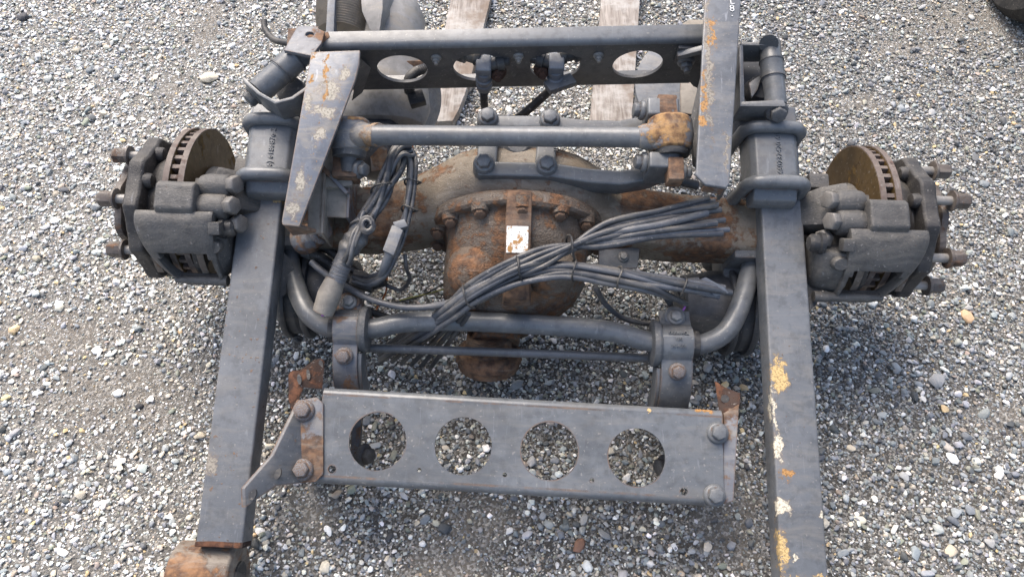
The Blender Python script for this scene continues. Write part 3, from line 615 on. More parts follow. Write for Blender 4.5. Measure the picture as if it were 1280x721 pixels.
# ------------------------------------------------------------------ trailing arms, clamp pads, U-bolts
for s, (fx, fy), (nx_, ny_), mt in ((-1, (333, 195), (273, 684), None), (1, (974, 205), (1006, 722), None)):
    pf, pn_ = P(fx, fy, .10), P(nx_, ny_, .10)
    if s > 0: pn_ = pn_+(pn_-pf).normalized()*.06
    d = (pn_-pf).normalized(); wv = d.cross(V((0, 0, 1))).normalized()*(.0445)
    if s < 0:
        chips = [(P(346, 247, .10), (.016, .016, .02), YEL), (P(263, 468+110, .10), (.012, .02, .02), DUST)]
        am = steel('left_arm_paint', (.113, .119, .125), .14, .6, .2, .36, edge=.85, chips=chips, rscale=6)
    else:
        chips = [(P(975, 468, .10), (.019, .034, .03), YEL), (P(967, 510, .10), (.005, .05, .03), WHT), (P(973, 560, .10), (.012, .032, .03), WHT), (P(985, 594, .10), (.018, .010, .03), ORG), (P(977, 632, .10), (.018, .016, .03), WHT),
                 (P(976, 682, .10), (.012, .040, .03), YEL), (P(1030, 642, .10), (.010, .008, .03), WHT), (P(994, 696, .10), (.006, .005, .02), WHT), (P(1004, 722, .10), (.05, .006, .02), YEL)]
        am = steel('right_arm_paint', (.108, .114, .120), .08, .4, .25, .38, edge=.55, chips=chips, rscale=6)
    mb = MB(); L_ = (pn_-pf).length; rings = []
    for t, ht in ((-.14, .07), (0, .06), (.3, .056), (.6, .056), (L_, .06)):
        q = pf+d*t; rings.append([q-wv, q+wv, q+wv-V((0, 0, ht)), q-wv-V((0, 0, ht))])
    mb.loft(rings); arm = part('trailing_arm', mb, am, ax, .005, seg=3)
    # eye at the front end
    ec = P(260, 722, .035) if s < 0 else pn_+d*.05+V((0, 0, -.05))
    ey = MB(); ey.lathe(ec-V((.060, 0, 0)), (.120, 0, 0), [(0, .034), (0, .066), (.03, .070), (.97, .070), (1, .066), (1, .034)], 40)
    eye = part('bushing_eye', ey, 'rust_orange', arm, .002, rough=.0015)
    part('bushing', MB().lathe(ec-V((.064, 0, 0)), (.128, 0, 0), [(0, .014), (0, .033), (1, .033), (1, .014)], 32), 'rubber', eye)
    wd = MB(); wd.loft([[pn_+d*t+wv*k+V((0, 0, z)) for k, z in ((-1.02, .002), (-.3, zz_), (.3, zz_), (1.02, .002), (1.02, -.05), (-1.02, -.05))] for t, zz_ in ((-.010, .001), (-.005, .003), (.0, .004))]); part('weld_bead', wd, 'old_rust', arm, .002, rough=.004)
    # clamp pad
    pc = P(336, 186, .158) if s < 0 else P(970, 196, .158)
    yd = V((0, 1, 0)); xd = V((1, 0, 0))
    pb = MB(); hw, hl = .050, .068
    pb.loft([[pc+xd*(x*k)+yd*y+V((0, 0, z)) for x, z in ((-hw-.006, -.07), (-hw-.003, -.014), (-hw+.008, -.002), (0, .003), (hw-.008, -.002), (hw+.003, -.014), (hw+.006, -.07))] for y, k in ((-hl, 1), (-hl*.5, .97), (hl*.5, .97), (hl, 1))])
    pb.loft([[pc+xd*x+V((0, y, z)) for x, z in ((-hw, -.06), (-hw+.004, zt), (hw-.004, zt), (hw, -.06))] for y, zt in ((-hl-.026, -.034), (-hl-.022, -.022), (-hl+.002, -.012))])
    pad = part('clamp_pad', pb, 'paint', ax, .004, seg=3)
    lettering('cast_number', 'C 0460232420 6C1' if s > 0 else '(6) 6186876 2', .0165, pc+V((.006, 0, .0028)), (0, 1, 0), (-1, 0, 0), pad, 'cast_plain', .0020)
    for k, yo in enumerate((-hl+.008, hl-.004)):
        c = pc+V((0, yo, .010)); h2 = hw+.006 if s < 0 else hw+.012
        path = [c+V((-h2-.008, 0, -.32)), c+V((-h2-.004, 0, -.12)), c+V((-h2, 0, -.045))]
        path += [c+V((-(h2-.034)-.034*math.cos(R(a)), 0, -.034+.034*math.sin(R(a)))) for a in (15, 45, 75)]
        path += [c+V((0, 0, .001))]
        path += [c+V(((h2-.034)+.034*math.cos(R(a)), 0, -.034+.034*math.sin(R(a)))) for a in (75, 45, 15)]
        path += [c+V((h2, 0, -.045)), c+V((h2+.004, 0, -.12)), c+V((h2+.008, 0, -.32))]
        part('u_bolt', MB().tube(path, .0135, 16, 4), 'paint', ax)
    # lower axle seat
    sb = MB().abox(pc.x-.065, pc.x+.065, -.075, .085, -.14, .05); part('axle_seat', sb, 'cast', ax, .008, rough=.002)

# brackets and hose below the right U-bolts
part('rebound_strap', MB().tube([P(947, 262, .02), P(930, 275, .0), P(925, 300, -.05), P(920, 325, -.09)], .013, 12), 'cast', ax)
part('bump_stop', MB().lathe(P(893, 330, -.18), P(908, 300, -.10)-P(893, 330, -.18), [(0, .035), (.4, .038), (.7, .026), (1, .022)], 24), 'cast', ax, .003, rough=.002)
part('shock_rod', MB().cyl(P(905, 305, -.12), P(938, 215, .02), .016, n=16), 'cast', ax)

# ------------------------------------------------------------------ channel crossmembers
def channel(O, U, VV, Lh, H, D, t, holes, parent, mat, name, webmat=None, r=.013):
    O, U, VV = V(O), V(U).normalized(), V(VV).normalized(); Nn = U.cross(VV).normalized()
    web = MB().plate([(0, r), (Lh, r), (Lh, H-r), (0, H-r)], holes, O, U, VV, t)
    w = part(name, web, webmat or mat, parent, 0, ang=30)
    for top in (True, False):
        prof = [(H-r+r*math.sin(R(a)), -r+r*math.cos(R(a))) for a in range(0, 91, 15)]+[(H, -D), (H-t, -D)]+[(H-r+(r-t)*math.sin(R(a)), -r+(r-t)*math.cos(R(a))) for a in range(90, -1, -15)]
        if not top: prof = [(H-v, n) for v, n in prof]
        fl = MB().loft([[O+U*x+VV*v+Nn*n for v, n in prof] for x in (0, Lh)]); part('flange', fl, mat, w, .0008)
    return w, (lambda u, v, n=0: O+U*u+VV*v+Nn*n), U, VV, Nn
# upper one, bolted between the frame brackets
zt = .215
tl, tr = P(398, 60, zt), P(886, 50, zt); U_ = (tr-tl); LU = U_.length; U_.normalize(); HU = .185
Oo = tl-V((0, 0, HU))
hol = []
for px, py in ((503, 87), (598, 85), (694, 83), (797, 81)):
    d = RA @ cdir(px, py); nrm = U_.cross(V((0, 0, 1))); k = (Oo-CA).dot(nrm)/d.dot(nrm); q = CA+d*k-Oo
    hol.append(circ(q.dot(U_), q.z, .0555))
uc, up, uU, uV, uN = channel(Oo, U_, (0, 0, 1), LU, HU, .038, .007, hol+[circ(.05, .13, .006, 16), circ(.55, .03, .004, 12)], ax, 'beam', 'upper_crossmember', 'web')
def on_web(px, py, e=0):
    d = RA @ cdir(px, py); k = (Oo-CA).dot(uN)/d.dot(uN); return CA+d*k+uN*e
for px, py in ((545, 72), (648, 70), (748, 69)): bolt(uc, on_web(px, py, .001), uN, .0115, 'stud', stub=True)
rp = MB().plate([(0, 0), (.055, .004), (.03, .052), (.0, .045)], [], up(0.0, HU-.0, 0), U_, (U_.cross(V((0, 0, 1)))).cross(U_), .001)
# triangular bracket on the web, right end
tpoly = [on_web(848, 56, .009), on_web(842, 74, .009), on_web(866, 104, .009), on_web(886, 112, .009), on_web(892, 58, .009)]
tb_ = part('corner_gusset', MB().prism(tpoly, -uN*.0085), 'web', ax, .0015)
part('gusset_lip', MB().prism([on_web(846, 60, .009), on_web(892, 48, .009), on_web(892, 53, .009), on_web(846, 65, .009)], uN*.012), 'paint', tb_, .001)
bolt(tb_, on_web(857, 72, .010), uN, .019, 'paint', stub=True); bolt(tb_, on_web(879, 104, .010), uN, .015, 'rubber')
# solenoid valve fittings poking through the two middle holes
def fitting(px, py, sx):
    o = on_web(px, py, .0); r = MB()
    r.lathe(o+V((-sx*.060, .030, .016)), (sx*.070, -.022, 0), [(0, .012), (.02, .017), (.3, .017), (.32, .021), (.55, .021), (.57, .016), (.8, .016), (.82, .019), (1, .019)], 20)
    f = part('air_fitting', r, 'rubber', ax, .0015)
    part('elbow_body', MB().box(o+V((sx*.016, -.010, .012)), (.017, 0, 0), (0, .020, 0), (0, 0, .018)), 'plastic', f, .005, seg=3)
    part('elbow_stem', MB().lathe(o+V((sx*.016, -.020, .006)), (0, -.006, -.075), [(0, .015), (.25, .015), (.27, .019), (.36, .019), (.38, .016), (.5, .016), (.52, .0185), (.75, .0175), (.77, .012), (1, .011)], 20), 'plastic', f, .001)
    part('side_barrel', MB().lathe(o+V((sx*.030, -.006, .014)), (sx*.04, .012, 0), [(0, .014), (.3, .014), (.32, .018), (.7, .018), (.72, .013), (1, .013)], 18), 'rubber', f, .001)
    bolt(f, o+V((sx*.046, -.012, -.004)), uN+V((0, 0, .4)), .020, 'old_rust', 'hex_plug', stub=True)
    return o
o1 = fitting(596, 82, 1); o2 = fitting(704, 80, -1)
part('air_hose', MB().tube([o1+V((.016, -.026, -.065)), P(605, 118, .07), P(606, 135, .02), P(612, 150, -.05)], .009, 10), 'rubber', ax)
part('air_hose', MB().tube([o2+V((-.016, -.026, -.065)), P(697, 104, .10), P(680, 120, .05), P(655, 142, -.0), P(640, 152, -.05)], .010, 10), 'rubber', ax)
part('hose_clip', MB().box(P(700, 105, .11), (.03, .012, 0), (-.008, .012, 0), (0, 0, .01)), 'cast', ax, .004)

# ------------------------------------------------------------------ frame brackets at the ends of the upper crossmember
vz = lambda y: .262-(y-66)/219*.045
vp = [(389, 65), (450, 63), (449, 80), (444, 100), (374, 283), (353, 281), (352, 276)]
q = [P(x, y, vz(y)) for x, y in vp]; nrm = (q[1]-q[0]).cross(q[4]-q[0]).normalized(); nrm = nrm if nrm.z > 0 else -nrm
SC = lambda x, y, sx, sy, c: (P(x, y, vz(y)), (sx, sy, .05), c)
TAN = (.40, .36, .29)
M['scuffed'] = steel('scuffed_bracket_paint', (.150, .162, .184), .30, .5, .7, .32, rscale=8, edge=.9, streak=.4, rustcol=((.16, .085, .04), (.36, .21, .10)), chips=[SC(412, 112, .026, .022, TAN), SC(404, 140, .030, .014, TAN), SC(432, 92, .012, .020, TAN), SC(377, 226, .014, .030, TAN), SC(366, 262, .018, .022, TAN), SC(398, 170, .010, .018, TAN), SC(409, 82, .005, .035, ORG), SC(406, 118, .004, .030, ORG), SC(389, 100, .005, .008, ORG), SC(391, 72, .006, .012, ORG), SC(385, 130, .006, .03, TAN)])
vb = part('frame_bracket', MB().prism(q, -nrm*.009), 'scuffed', ax, .002)
part('side_flange', MB().prism([q[0]-nrm*.0095, q[6]-nrm*.0095, q[6]-nrm*.055+V((0, .01, 0)), q[0]-nrm*.10], (.007, 0, 0)), 'rusty_paint', vb, .0015)
part('end_flange', MB().prism([q[4]-nrm*.0095, q[5]-nrm*.0095, q[5]-nrm*.06+V((.005, -.01, 0)), q[4]-nrm*.055+V((.02, .0, 0)), ], (0, .007, 0)), 'rust', vb, .0015)
part('web_stiffener', MB().prism([on_web(450, 60, .03), on_web(462, 82, .01), on_web(452, 112, .01), on_web(440, 112, .03)], V((.003, .004, 0))), 'web', vb, .001)
for poly, z, th, mt in (([(386, 222), (407, 214), (404, 292), (384, 292)], .15, .006, 'tan_paint'), ([(408, 200), (438, 190), (434, 272), (400, 271)], .13, .006, 'tan_paint'), ([(398, 185), (442, 176), (440, 232), (396, 236)], .145, .02, 'tan_paint')):
    part('hanger_plate', MB().prism([P(x, y, z) for x, y in poly], (0, 0, -th)), mt, vb, .0015)
part('hanger_plate', MB().prism([P(404, 214, .155), P(407, 214, .155), P(404, 292, .155), P(400, 292, .155)], (0, 0, -.09)), 'tan_paint', vb, .001)
part('hanger_plate', MB().prism([P(437, 188, .135), P(440, 188, .135), P(436, 272, .135), P(432, 272, .135)], (0, 0, -.10)), 'rusty_paint', vb, .001)
part('gusset', MB().prism([P(398, 208, .16), P(402, 204, .16), P(436, 240, .145), P(432, 243, .145)], (0, 0, -.03)), 'rusty_paint', vb, .001)
part('lower_bushing', MB().lathe(P(378, 300, .06), P(402, 290, .10)-P(378, 300, .06), [(0, .034), (.3, .034), (.35, .028), (.7, .028), (.75, .02), (1, .02)], 24), 'rusty_paint', ax, .002)
bolt(ax, P(400, 291, .098), (P(402, 290, .10)-P(378, 300, .06)), .025, 'rusty_paint')
part('strut_tube', MB().cyl(P(402, 282, .03), P(425, 310, -.05), .016, n=16), 'cast', ax)
# right frame bracket: long angle standing past the crossmember
rz_ = lambda y: .270-.0*(y)
rp_ = [(884, -60), (930, -60), (912, 230), (908, 235), (882, 231), (870, 219)]
q = [P(x, y, .270) for x, y in rp_]
RBM = steel('right_bracket_paint', (.122, .130, .141), .12, .2, .3, .34, rscale=6, edge=.45, chips=[(P(888+dx, y, .27), (.010, sy, .02), ORG) for dx, y, sy in ((1, 30, .012), (0, 48, .03), (-4, 95, .018), (-4, 112, .035), (-6, 130, .02), (-9, 152, .012))]+[(P(886, 80, .27), (.007, .16, .02), DUST), (P(908, 190, .27), (.003, .06, .02), DUST)], streak=.2)
rb = part('frame_bracket', MB().prism(q, (0, 0, -.009)), RBM, ax, .003, seg=3)
part('side_flange', MB().prism([q[1]-V((.0, 0, .0095)), q[2]-V((.0, 0, .0095)), q[2]-V((-.004, 0, .085)), q[1]-V((-.004, 0, .085))], (-.007, 0, 0)), 'web', rb, .0015)
part('end_lip', MB().prism([q[3]-V((.002, 0, .0095)), q[4]-V((0, 0, .0095)), q[4]-V((0, 0, .035)), q[3]-V((.002, 0, .035))], (0, .006, 0)), 'rusty_paint', rb, .001)
for t_, y in (('L', 2), ('8', 11), ('.', 17)): lettering('paint_mark', t_, .022, P(915, y, .2712), P(925, y, .27)-P(905, y, .27), (0, 1, 0), rb, 'white', .0006)
part('rear_flange', MB().prism([P(863, 150, .19), P(884, 60, .20), P(884, 225, .19), P(866, 205, .17)], (0, 0, -.006)), 'web', rb, .001)
part('lower_link', MB().tube([P(838, 218, .14), P(850, 226, .12), P(872, 232, .11)], .010, 10), 'web', rb)

# shock pins: left
def shock_pin(a, b, r, mat='paint'):
    d = b-a
    o = part('shock_pin', MB().lathe(a, d, [(0, r), (.40, r), (.405, r*1.05), (.43, r*1.05), (.44, r*1.06), (.66, r*1.06), (.67, r*1.10), (.69, r*1.10), (.70, r), (1, r)], 32), mat, ax, .001)
    for t in (.42, .68): part('spacer_ring', MB().lathe(a+d*t, d*.022, [(0, r*.9), (0, r*1.16), (1, r*1.16), (1, r*.9)], 32), 'chamber', o, .0008)
    return o
a_, b_ = P(323, 115, .20), P(389, 56, .20)
spn = shock_pin(a_, b_, .0265); dn = (b_-a_).normalized()
bolt(spn, a_-dn*.008, -dn, .024, 'cast')
perp = V((-dn.y, dn.x, 0))
part('pin_strap', MB().strip([a_+perp*.016-dn*.004+V((0, 0, .012)), a_-perp*.0-dn*.006+V((0, 0, .014)), a_-perp*.034-dn*.006+V((0, 0, .014)), a_-perp*.07+dn*.002+V((0, 0, .012)), a_-perp*.085+dn*.03+V((0, 0, .01)), a_-perp*.085+dn*.075+V((0, 0, .0))], (0, 0, .034), .007), 'paint', spn, .0015)
u2 = dn; part('pin_plate', MB().plate([(-.03, -.042), (.03, -.042), (.036, .0), (.03, .036), (.0, .046), (-.03, .036)], [circ(.004, .018, .009, 20)], P(381, 50, .232), (1, -.25, .1), (.2, .9, -.25), .008), 'rusty_paint', spn, .0015)
part('end_plate', MB().prism([P(360, 36, .15), P(398, 33, .17), P(396, 56, .17), P(358, 62, .15)], (0, 0, -.006)), 'rusty_paint', uc, .001)
part('corner_rust', MB().prism([P(396, 42, .2165), P(410, 40, .2165), P(412, 46, .2165), P(404, 53, .2165), P(396, 54, .2165)], (0, 0, -.004)), 'rust', uc, .0005)
part('shock_body', MB().lathe(P(362, 112, .16), V((.02, .03, -.26)), [(0, .030), (.15, .036), (.2, .036), (.25, .030), (1, .030)], 28), 'chamber', spn)
part('brake_line', MB().tube([P(330, 26, .06), P(332, 38, .06), P(343, 50, .07), P(362, 55, .09)], .0075, 10), 'rubber', ax)
# right
a_, b_ = P(970, 133, .19), P(962, 54, .19)
spn = shock_pin(a_, b_, .0225); dn = (b_-a_).normalized(); bolt(spn, a_-dn*.012, V((0, -.8, .6)), .024, 'cast')
U1 = V((1, 0, 0))
cb = MB()
for y0, y1, xx in ((127, 133, 980), (53, 57, 972)): cb.prism([P(926, y0, .205), P(xx, y0-2, .215), P(xx+2, y1, .215), P(926, y1, .205)], (0, 0, -.065))
cb.prism([P(924, 56, .205), P(929, 56, .205), P(931, 133, .205), P(925, 133, .205)], (0, 0, -.07))
part('pin_bracket', cb, 'paint', spn, .002)
part('bracket_web', MB().prism([P(924, 55, .13), P(976, 57, .13), P(976, 148, .12), P(926, 148, .12)], (0, 0, -.006)), 'web', spn, .002)
part('pin_cap', MB().cyl(P(961, 55, .215), P(961, 47, .20), .020, .010, 20), 'cast', spn)
part('link_tip', MB().prism([P(936, 104, .17), P(953, 92, .17), P(947, 112, .17), P(940, 122, .17)], (0, 0, -.006)), 'paint', spn, .001)
part('shock_body', MB().lathe(P(952, 108, .155), V((.0, .03, -.26)), [(0, .026), (.15, .033), (.2, .033), (.25, .028), (1, .028)], 28), 'chamber', spn)
part('lower_hanger', MB().prism([P(916, 140, .11), P(975, 140, .12), P(965, 158, .10), P(918, 170, .10)], (0, 0, -.03)), 'web', ax, .003)

# ------------------------------------------------------------------ torque rod and its cast bracket
z0 = .225
ra, rb_ = P(472, 169, z0), P(800, 172, z0); rd = (rb_-ra).normalized()
trd = part('torque_rod', MB().lathe(ra-rd*.01, (rb_-ra)+rd*.02, [(0, .0205), (.97, .0205), (.975, .0215), (1, .0215)], 32), 'paint', ax)
TRM = 'rod_end'
le, re_ = P(438, 170, .175), P(838, 170, z0)
eb = MB(); eb.lathe(ra+rd*.004, le-ra, [(0, .0235), (.12, .024), (.3, .021), (.55, .026), (.85, .034), (1.0, .034), (1.1, .02)], 28); eb.lathe(le+V((0, .036, .012)), (0, -.066, -.024), [(0, .030), (.08, .038), (.5, .042), (.92, .039), (1, .032)], 36)
part('rod_end', eb, TRM, trd, .002, rough=.0015)
part('bar_pin', MB().lathe(le+V((-.002, -.075, -.02)), V((0, .10, .02)), [(0, .016), (.3, .018), (.32, .034), (.5, .036), (.75, .036), (1, .03)], 28), 'cast', trd, .002)
part('bushing_ring', MB().lathe(le+V((.0, -.028, -.011)), (0, -.012, -.004), [(0, .024), (0, .033), (1, .031), (1, .024)], 32), 'rubber', trd, .001)
part('pin_block', MB().box(le+V((-.008, -.062, -.03)), (.026, 0, 0), (0, .026, 0), (0, 0, .022)), 'rust', trd, .004, rough=.002)
bolt(trd, le+V((.02, -.066, -.02)), (.8, -.2, .4), .020, 'paint')
eb = MB(); eb.lathe(rb_-rd*.004, re_-rb_, [(0, .0225), (.15, .0255), (.35, .027), (.6, .033), (.75, .036)], 28)
eb.lathe(re_+V((0, .040, 0)), (0, -.072, -.01), [(0, .036), (.08, .044), (.5, .048), (.92, .044), (1, .037)], 36)
part('rod_end', eb, TRM, trd, .002, rough=.002)
part('bushing_ring', MB().lathe(re_+V((.003, -.030, -.004)), (0, -.012, -.002), [(0, .026), (0, .036), (1, .034), (1, .026)], 32), 'rubber', trd, .001)
part('bar_pin', MB().lathe(re_+V((.003, .05, 0)), (0, -.115, -.008), [(0, .018), (.8, .021), (.9, .018), (1, .016)], 24), 'cast', trd)
part('pin_block', MB().box(re_+V((.006, -.076, -.006)), (.016, 0, 0), (0, .024, 0), (0, 0, .022)), 'rust', trd, .004, rough=.002)
part('pin_block', MB().box(re_+V((-.006, .062, -.004)), (.020, 0, 0), (0, .022, 0), (0, 0, .022)), 'rust', trd, .004, rough=.002)
bolt(trd, re_+V((.024, -.076, -.006)), (1, 0, 0), .018, 'paint')
# bracket base
zb = .165
bb = MB()
# frame of the base: rear rail, front rail, two cross webs
def rail(pts, w, z_t, th):
    return [[q+V((0, w*k, -h)) for k, h in ((-1, 0), (1, 0), (1, th), (-1, th))] for q in pts]
bp = part('torque_rod_bracket', MB().loft(rail([P(597, 210, zb), P(690, 212, zb), P(735, 219, zb), P(775, 222, zb), P(812, 216, zb), P(834, 208, zb)], .016, 0, .055)), 'paint', ax, .005, seg=3)
part('rear_rail', MB().loft(rail([P(604, 151, zb), P(690, 152, zb), P(735, 157, zb), P(775, 158, zb), P(815, 150, zb)], .014, 0, .05)), 'paint', bp, .005, seg=3)
for pts_ in ([(612, 150), (608, 206)], [(686, 150), (681, 208)]):
    (x0, y0), (x1, y1) = pts_; a, b_ = P(x0, y0, zb-.002), P(x1, y1, zb-.002)
    part('cross_web', MB().loft([[q+V((w, 0, -h)) for w, h in ((-.021, 0), (.021, 0), (.021, .045), (-.021, .045))] for q in (a, b_)]), 'paint', bp, .006, seg=3)
part('tower', MB().box(P(828, 205, .215)+V((0, 0, -.02)), (.030, .0, 0), (0, .017, 0), (0, 0, .042)), 'paint', bp, .005, seg=3)
part('tower', MB().box(P(827, 139, .22)+V((0, 0, -.02)), (.032, .0, 0), (0, .019, 0), (0, 0, .042)), 'paint', bp, .005, seg=3)
for px, py, z in ((802, 204, .205), (800, 139, .21)): bolt(bp, P(px+3, py-1, z), (-1, 0, .15), .021, 'paint')
for px, py in ((610, 149), (687, 151), (605, 206), (683, 208)):
    o = P(px, py, zb-.002); part('bolt_boss', MB().cyl(o-V((0, 0, .03)), o+V((0, 0, .006)), .025, .0225, 28), 'paint', bp, .003); bolt(bp, o+V((0, 0, .008)), (0, -.06, 1), .0215, 'paint')
lettering('cast_number', '18', .012, P(695, 186, zb-.0), (0, 1, 0), (-1, 0, 0), bp, 'paint', .0012)
part('saddle', MB().loft([[V((x, y, z)) for x, z in ((P(594, 200, .1).x, .095), (P(594, 200, .1).x+.01, .128), (P(690, 200, .1).x, .128), (P(690, 200, .1).x+.01, .095))] for y in (.02, .15)]), 'cast', bp, .004, rough=.002)
part('bowl_boss', MB().lathe(P(647, 185, .118), (0, 0, .03), [(0, .050), (.5, .048), (.7, .030), (1, .024)], 32), 'cast', bp, .002)
# ragged gasket remnants in front of saddle
gm = MB()
for i in range(14):
    x = 604+i*6.6+rnd.uniform(-2, 2); q = P(x, 232+rnd.uniform(-3, 3), .075); gm.box(q, (.009+rnd.random()*.006, 0, rnd.uniform(-.004, .004)), (0, .004+rnd.random()*.004, 0), (0, .002, .006))
part('scaly_rust', gm, 'tan_paint', hs_, .0015, rough=.004)
# inspection flap of peeling metal on the left of the housing
part('rust_flake', MB().prism([P(552, 258, .075), P(566, 222, .095), P(598, 196, .105), P(600, 205, .105), P(572, 240, .09)], (.0, .0, -.004)), 'tan_paint', hs_, .001, rough=.004)

# ------------------------------------------------------------------ stabiliser bar
zs = .035
barp = [P(362, 285, -.02), P(361, 315, -.01), P(368, 352, .01), P(383, 388, zs), P(408, 408, zs), P(440, 411, zs), P(470, 410, zs), P(505, 403, zs), P(560, 401, zs), P(640, 404, zs), P(730, 410, zs), P(772, 416, zs), P(808, 426, zs), P(845, 430, zs), P(878, 430, zs), P(908, 414, zs), P(926, 380, zs), P(937, 340, .01), P(946, 300, -.02), P(950, 275, -.03)]
part('stabilizer_bar', MB().tube(barp, .0215, 20, 6), 'paint', ax)
part('cross_rod', MB().tube([P(440, 434, -.02), P(560, 438, -.02), P(700, 443, -.02), P(850, 449, -.02)], .0098, 14, 3), 'paint', ax)
for s, cxp, cyp, wpx, mt in ((-1, 436, 411, 30, 'rusty_paint'), (1, 843, 430, 38, 'paint')):
    c = P(cxp, cyp, zs); hw = wpx/2*1.64/FPX
    bl = MB().lathe(c-V((hw*1.02, 0, 0)), (hw*2.04, 0, 0), [(0, .026), (0, .040), (.06, .043), (.94, .043), (1, .040), (1, .026)], 32)
    cl = part('bar_clamp', bl, 'cast', ax, .001)
    part('clamp_lip', MB().lathe(c+V((-s*hw*1.0, 0, 0)), (-s*.018, 0, 0), [(0, .026), (0, .047), (.3, .050), (.9, .049), (1, .026)], 32), 'cast', cl, .001)
    part('rubber_bush', MB().lathe(c-V((hw*1.5, 0, 0)), (hw*3.0, 0, 0), [(0, .021), (0, .030), (1, .030), (1, .021)], 28), 'rubber', cl)
    st = [c+V((0, .072, .006)), c+V((0, .05, .012)), c+V((0, .036, .020)), c+V((0, .025, .035)), c+V((0, .008, .0445)), c+V((0, -.012, .0435)), c+V((0, -.030, .032)), c+V((0, -.038, .022)), c+V((0, -.055, .020)), c+V((0, -.082, .012)), c+V((0, -.11, -.008)), c+V((0, -.135, -.04)), c+V((0, -.15, -.09))]
    sm_ = part('clamp_strap', MB().strip(list(reversed(st)), (hw, 0, 0), .0085), mt if s < 0 else 'paint', cl, .0018)
    part('strap_side', MB().strip([q+V((-s*(hw+.004), 0, -.006)) for q in reversed(st[8:])], (.004, 0, 0), .05), 'paint', cl, .001)
    part('bolt_ear', MB().lathe(c+V((0, .054, -.02)), (0, .004, .036), [(0, .024), (.9, .024), (1, .021)], 24), mt, cl, .001)
    bolt(cl, c+V((0, .054, .017)), (0, .15, 1), .017, 'stud'); bolt(cl, c+V((.0, -.062, .021)), (0, -.3, 1), .0185, 'rusty_paint')
    if s > 0:
        lettering('cast_mark', 'C-2060-CL', .0095, c+V((0, .015, .0432)), (1, 0, 0), (0, 1, -.25), cl, 'cast_plain', .0016); lettering('cast_mark', '180', .010, c+V((0, .002, .0452)), (1, 0, 0), (0, 1, 0), cl, 'cast_plain', .0016)
        lettering('cast_mark', '34H001', .0105, c+V((0, -.013, .0436)), (1, 0, 0), (0, 1, .3), cl, 'cast_plain', .0016)

# ------------------------------------------------------------------ air springs at the back
zc = -.10
rc = P(868, 108, zc)
asp = part('air_spring', MB().lathe(rc+V((0, 0, -.17)), (0, 0, .17), [(0, .09), (.1, .12), (.35, .135), (.7, .135), (.9, .128), (.93, .15), (1, .15)], 56), 'spring', ax, .002)
part('rust_pad', MB().prism([P(850, 104, zc+.004), P(905, 104, zc+.004), P(905, 150, zc+.004), P(850, 142, zc+.004)], (0, 0, .004)), 'tan_paint', asp, .001)
part('mud_patch', MB().prism([P(853, 30, zc+.003), P(862, 25, zc+.003), P(884, 26, zc+.003), P(886, 36, zc+.003), P(856, 37, zc+.003)], (0, 0, .002)), 'boot', asp, .0006)
lc = P(478, 60, -.06)
# left: crushed piston shell, bellows and boot
sh = MB(); pr = [(-.20, .10, .06), (-.16, .115, .09), (-.10, .105, .105), (-.04, .09, .112), (.04, .085, .112), (.10, .088, .11), (.135, .07, .09), (.15, .045, .06)]
rings = []
for t, rx_, rz2 in pr:
    rings.append([V((lc.x+.012+rx_*math.cos(2*math.pi*j/40)*(1+.05*math.sin(3*2*math.pi*j/40)), lc.y+t, lc.z-.03+rz2*math.sin(2*math.pi*j/40))) for j in range(40)])
asl = part('air_spring', MB().loft(rings), 'shell', ax, .002, rough=.008)
bw = MB(); n_ = 30; bw.lathe(P(428, 46, -.02), P(437, -35, -.02)-P(428, 46, -.02), [((i+.5*k)/n_, .062-.0035*k+.010*math.sin(i/n_*3)) for i in range(n_) for k in (0, 1)], 40)
part('bellows', bw, 'boot', asl, 0)
part('boot_fold', MB().loft([[P(x, y, z) for x, y, z in ((448, -12, .04), (478, -14, .06), (500, -10, .0), (472, -10, -.05))], [P(x, y, z) for x, y, z in ((452, 14, .05), (478, 12, .07), (492, 20, .0), (472, 20, -.05))], [P(x, y, z) for x, y, z in ((462, 40, .05), (474, 40, .06), (480, 44, .0), (472, 44, -.05))]]), 'shell', asl, .006, rough=.004)
part('support_strip', MB().prism([P(411, -30, .06), P(420, -30, .06), P(417, 44, .06), P(407, 44, .06)], (0, 0, -.03)), 'spring', asl, .0015)
part('lower_cone', MB().lathe(P(496, 140, -.14), P(497, 72, -.06)-P(496, 140, -.14), [(0, .055), (.3, .075), (.8, .085), (1, .08)], 36), 'rust', asl, .002, rough=.004)
part('disc_plate', MB().lathe(P(520, 128, -.16), V((.03, -.01, .01)), [(0, .075), (1, .075)], 36), 'spring', asl, .002)
part('dark_drum', MB().lathe(P(455, 185, -.12), V((.09, 0, 0)), [(0, .07), (.2, .08), (.8, .08), (1, .06)], 32), 'chamber', ax, .002)  # dark drum low behind the housing, in the brake chamber colour
part('corrugated_hose', MB().tube([P(512, 115, .0), P(511, 100, .05), P(520, 90, .06), P(538, 84, .06)], [.011+.002*(i % 2) for i in range(48)], 12, 16), 'rubber', asl)
part('hose_joint', MB().box(P(521, 124, .0), (.018, .006, 0), (-.006, .016, 0), (0, 0, .012)), 'rubber', asl, .004)
part('torn_plate', MB().prism([P(463, 196, .06), P(477, 181, .09), P(484, 186, .08), P(483, 212, .06), P(464, 214, .05)], (0, 0, -.004)), 'rusty_paint', ax, .001)

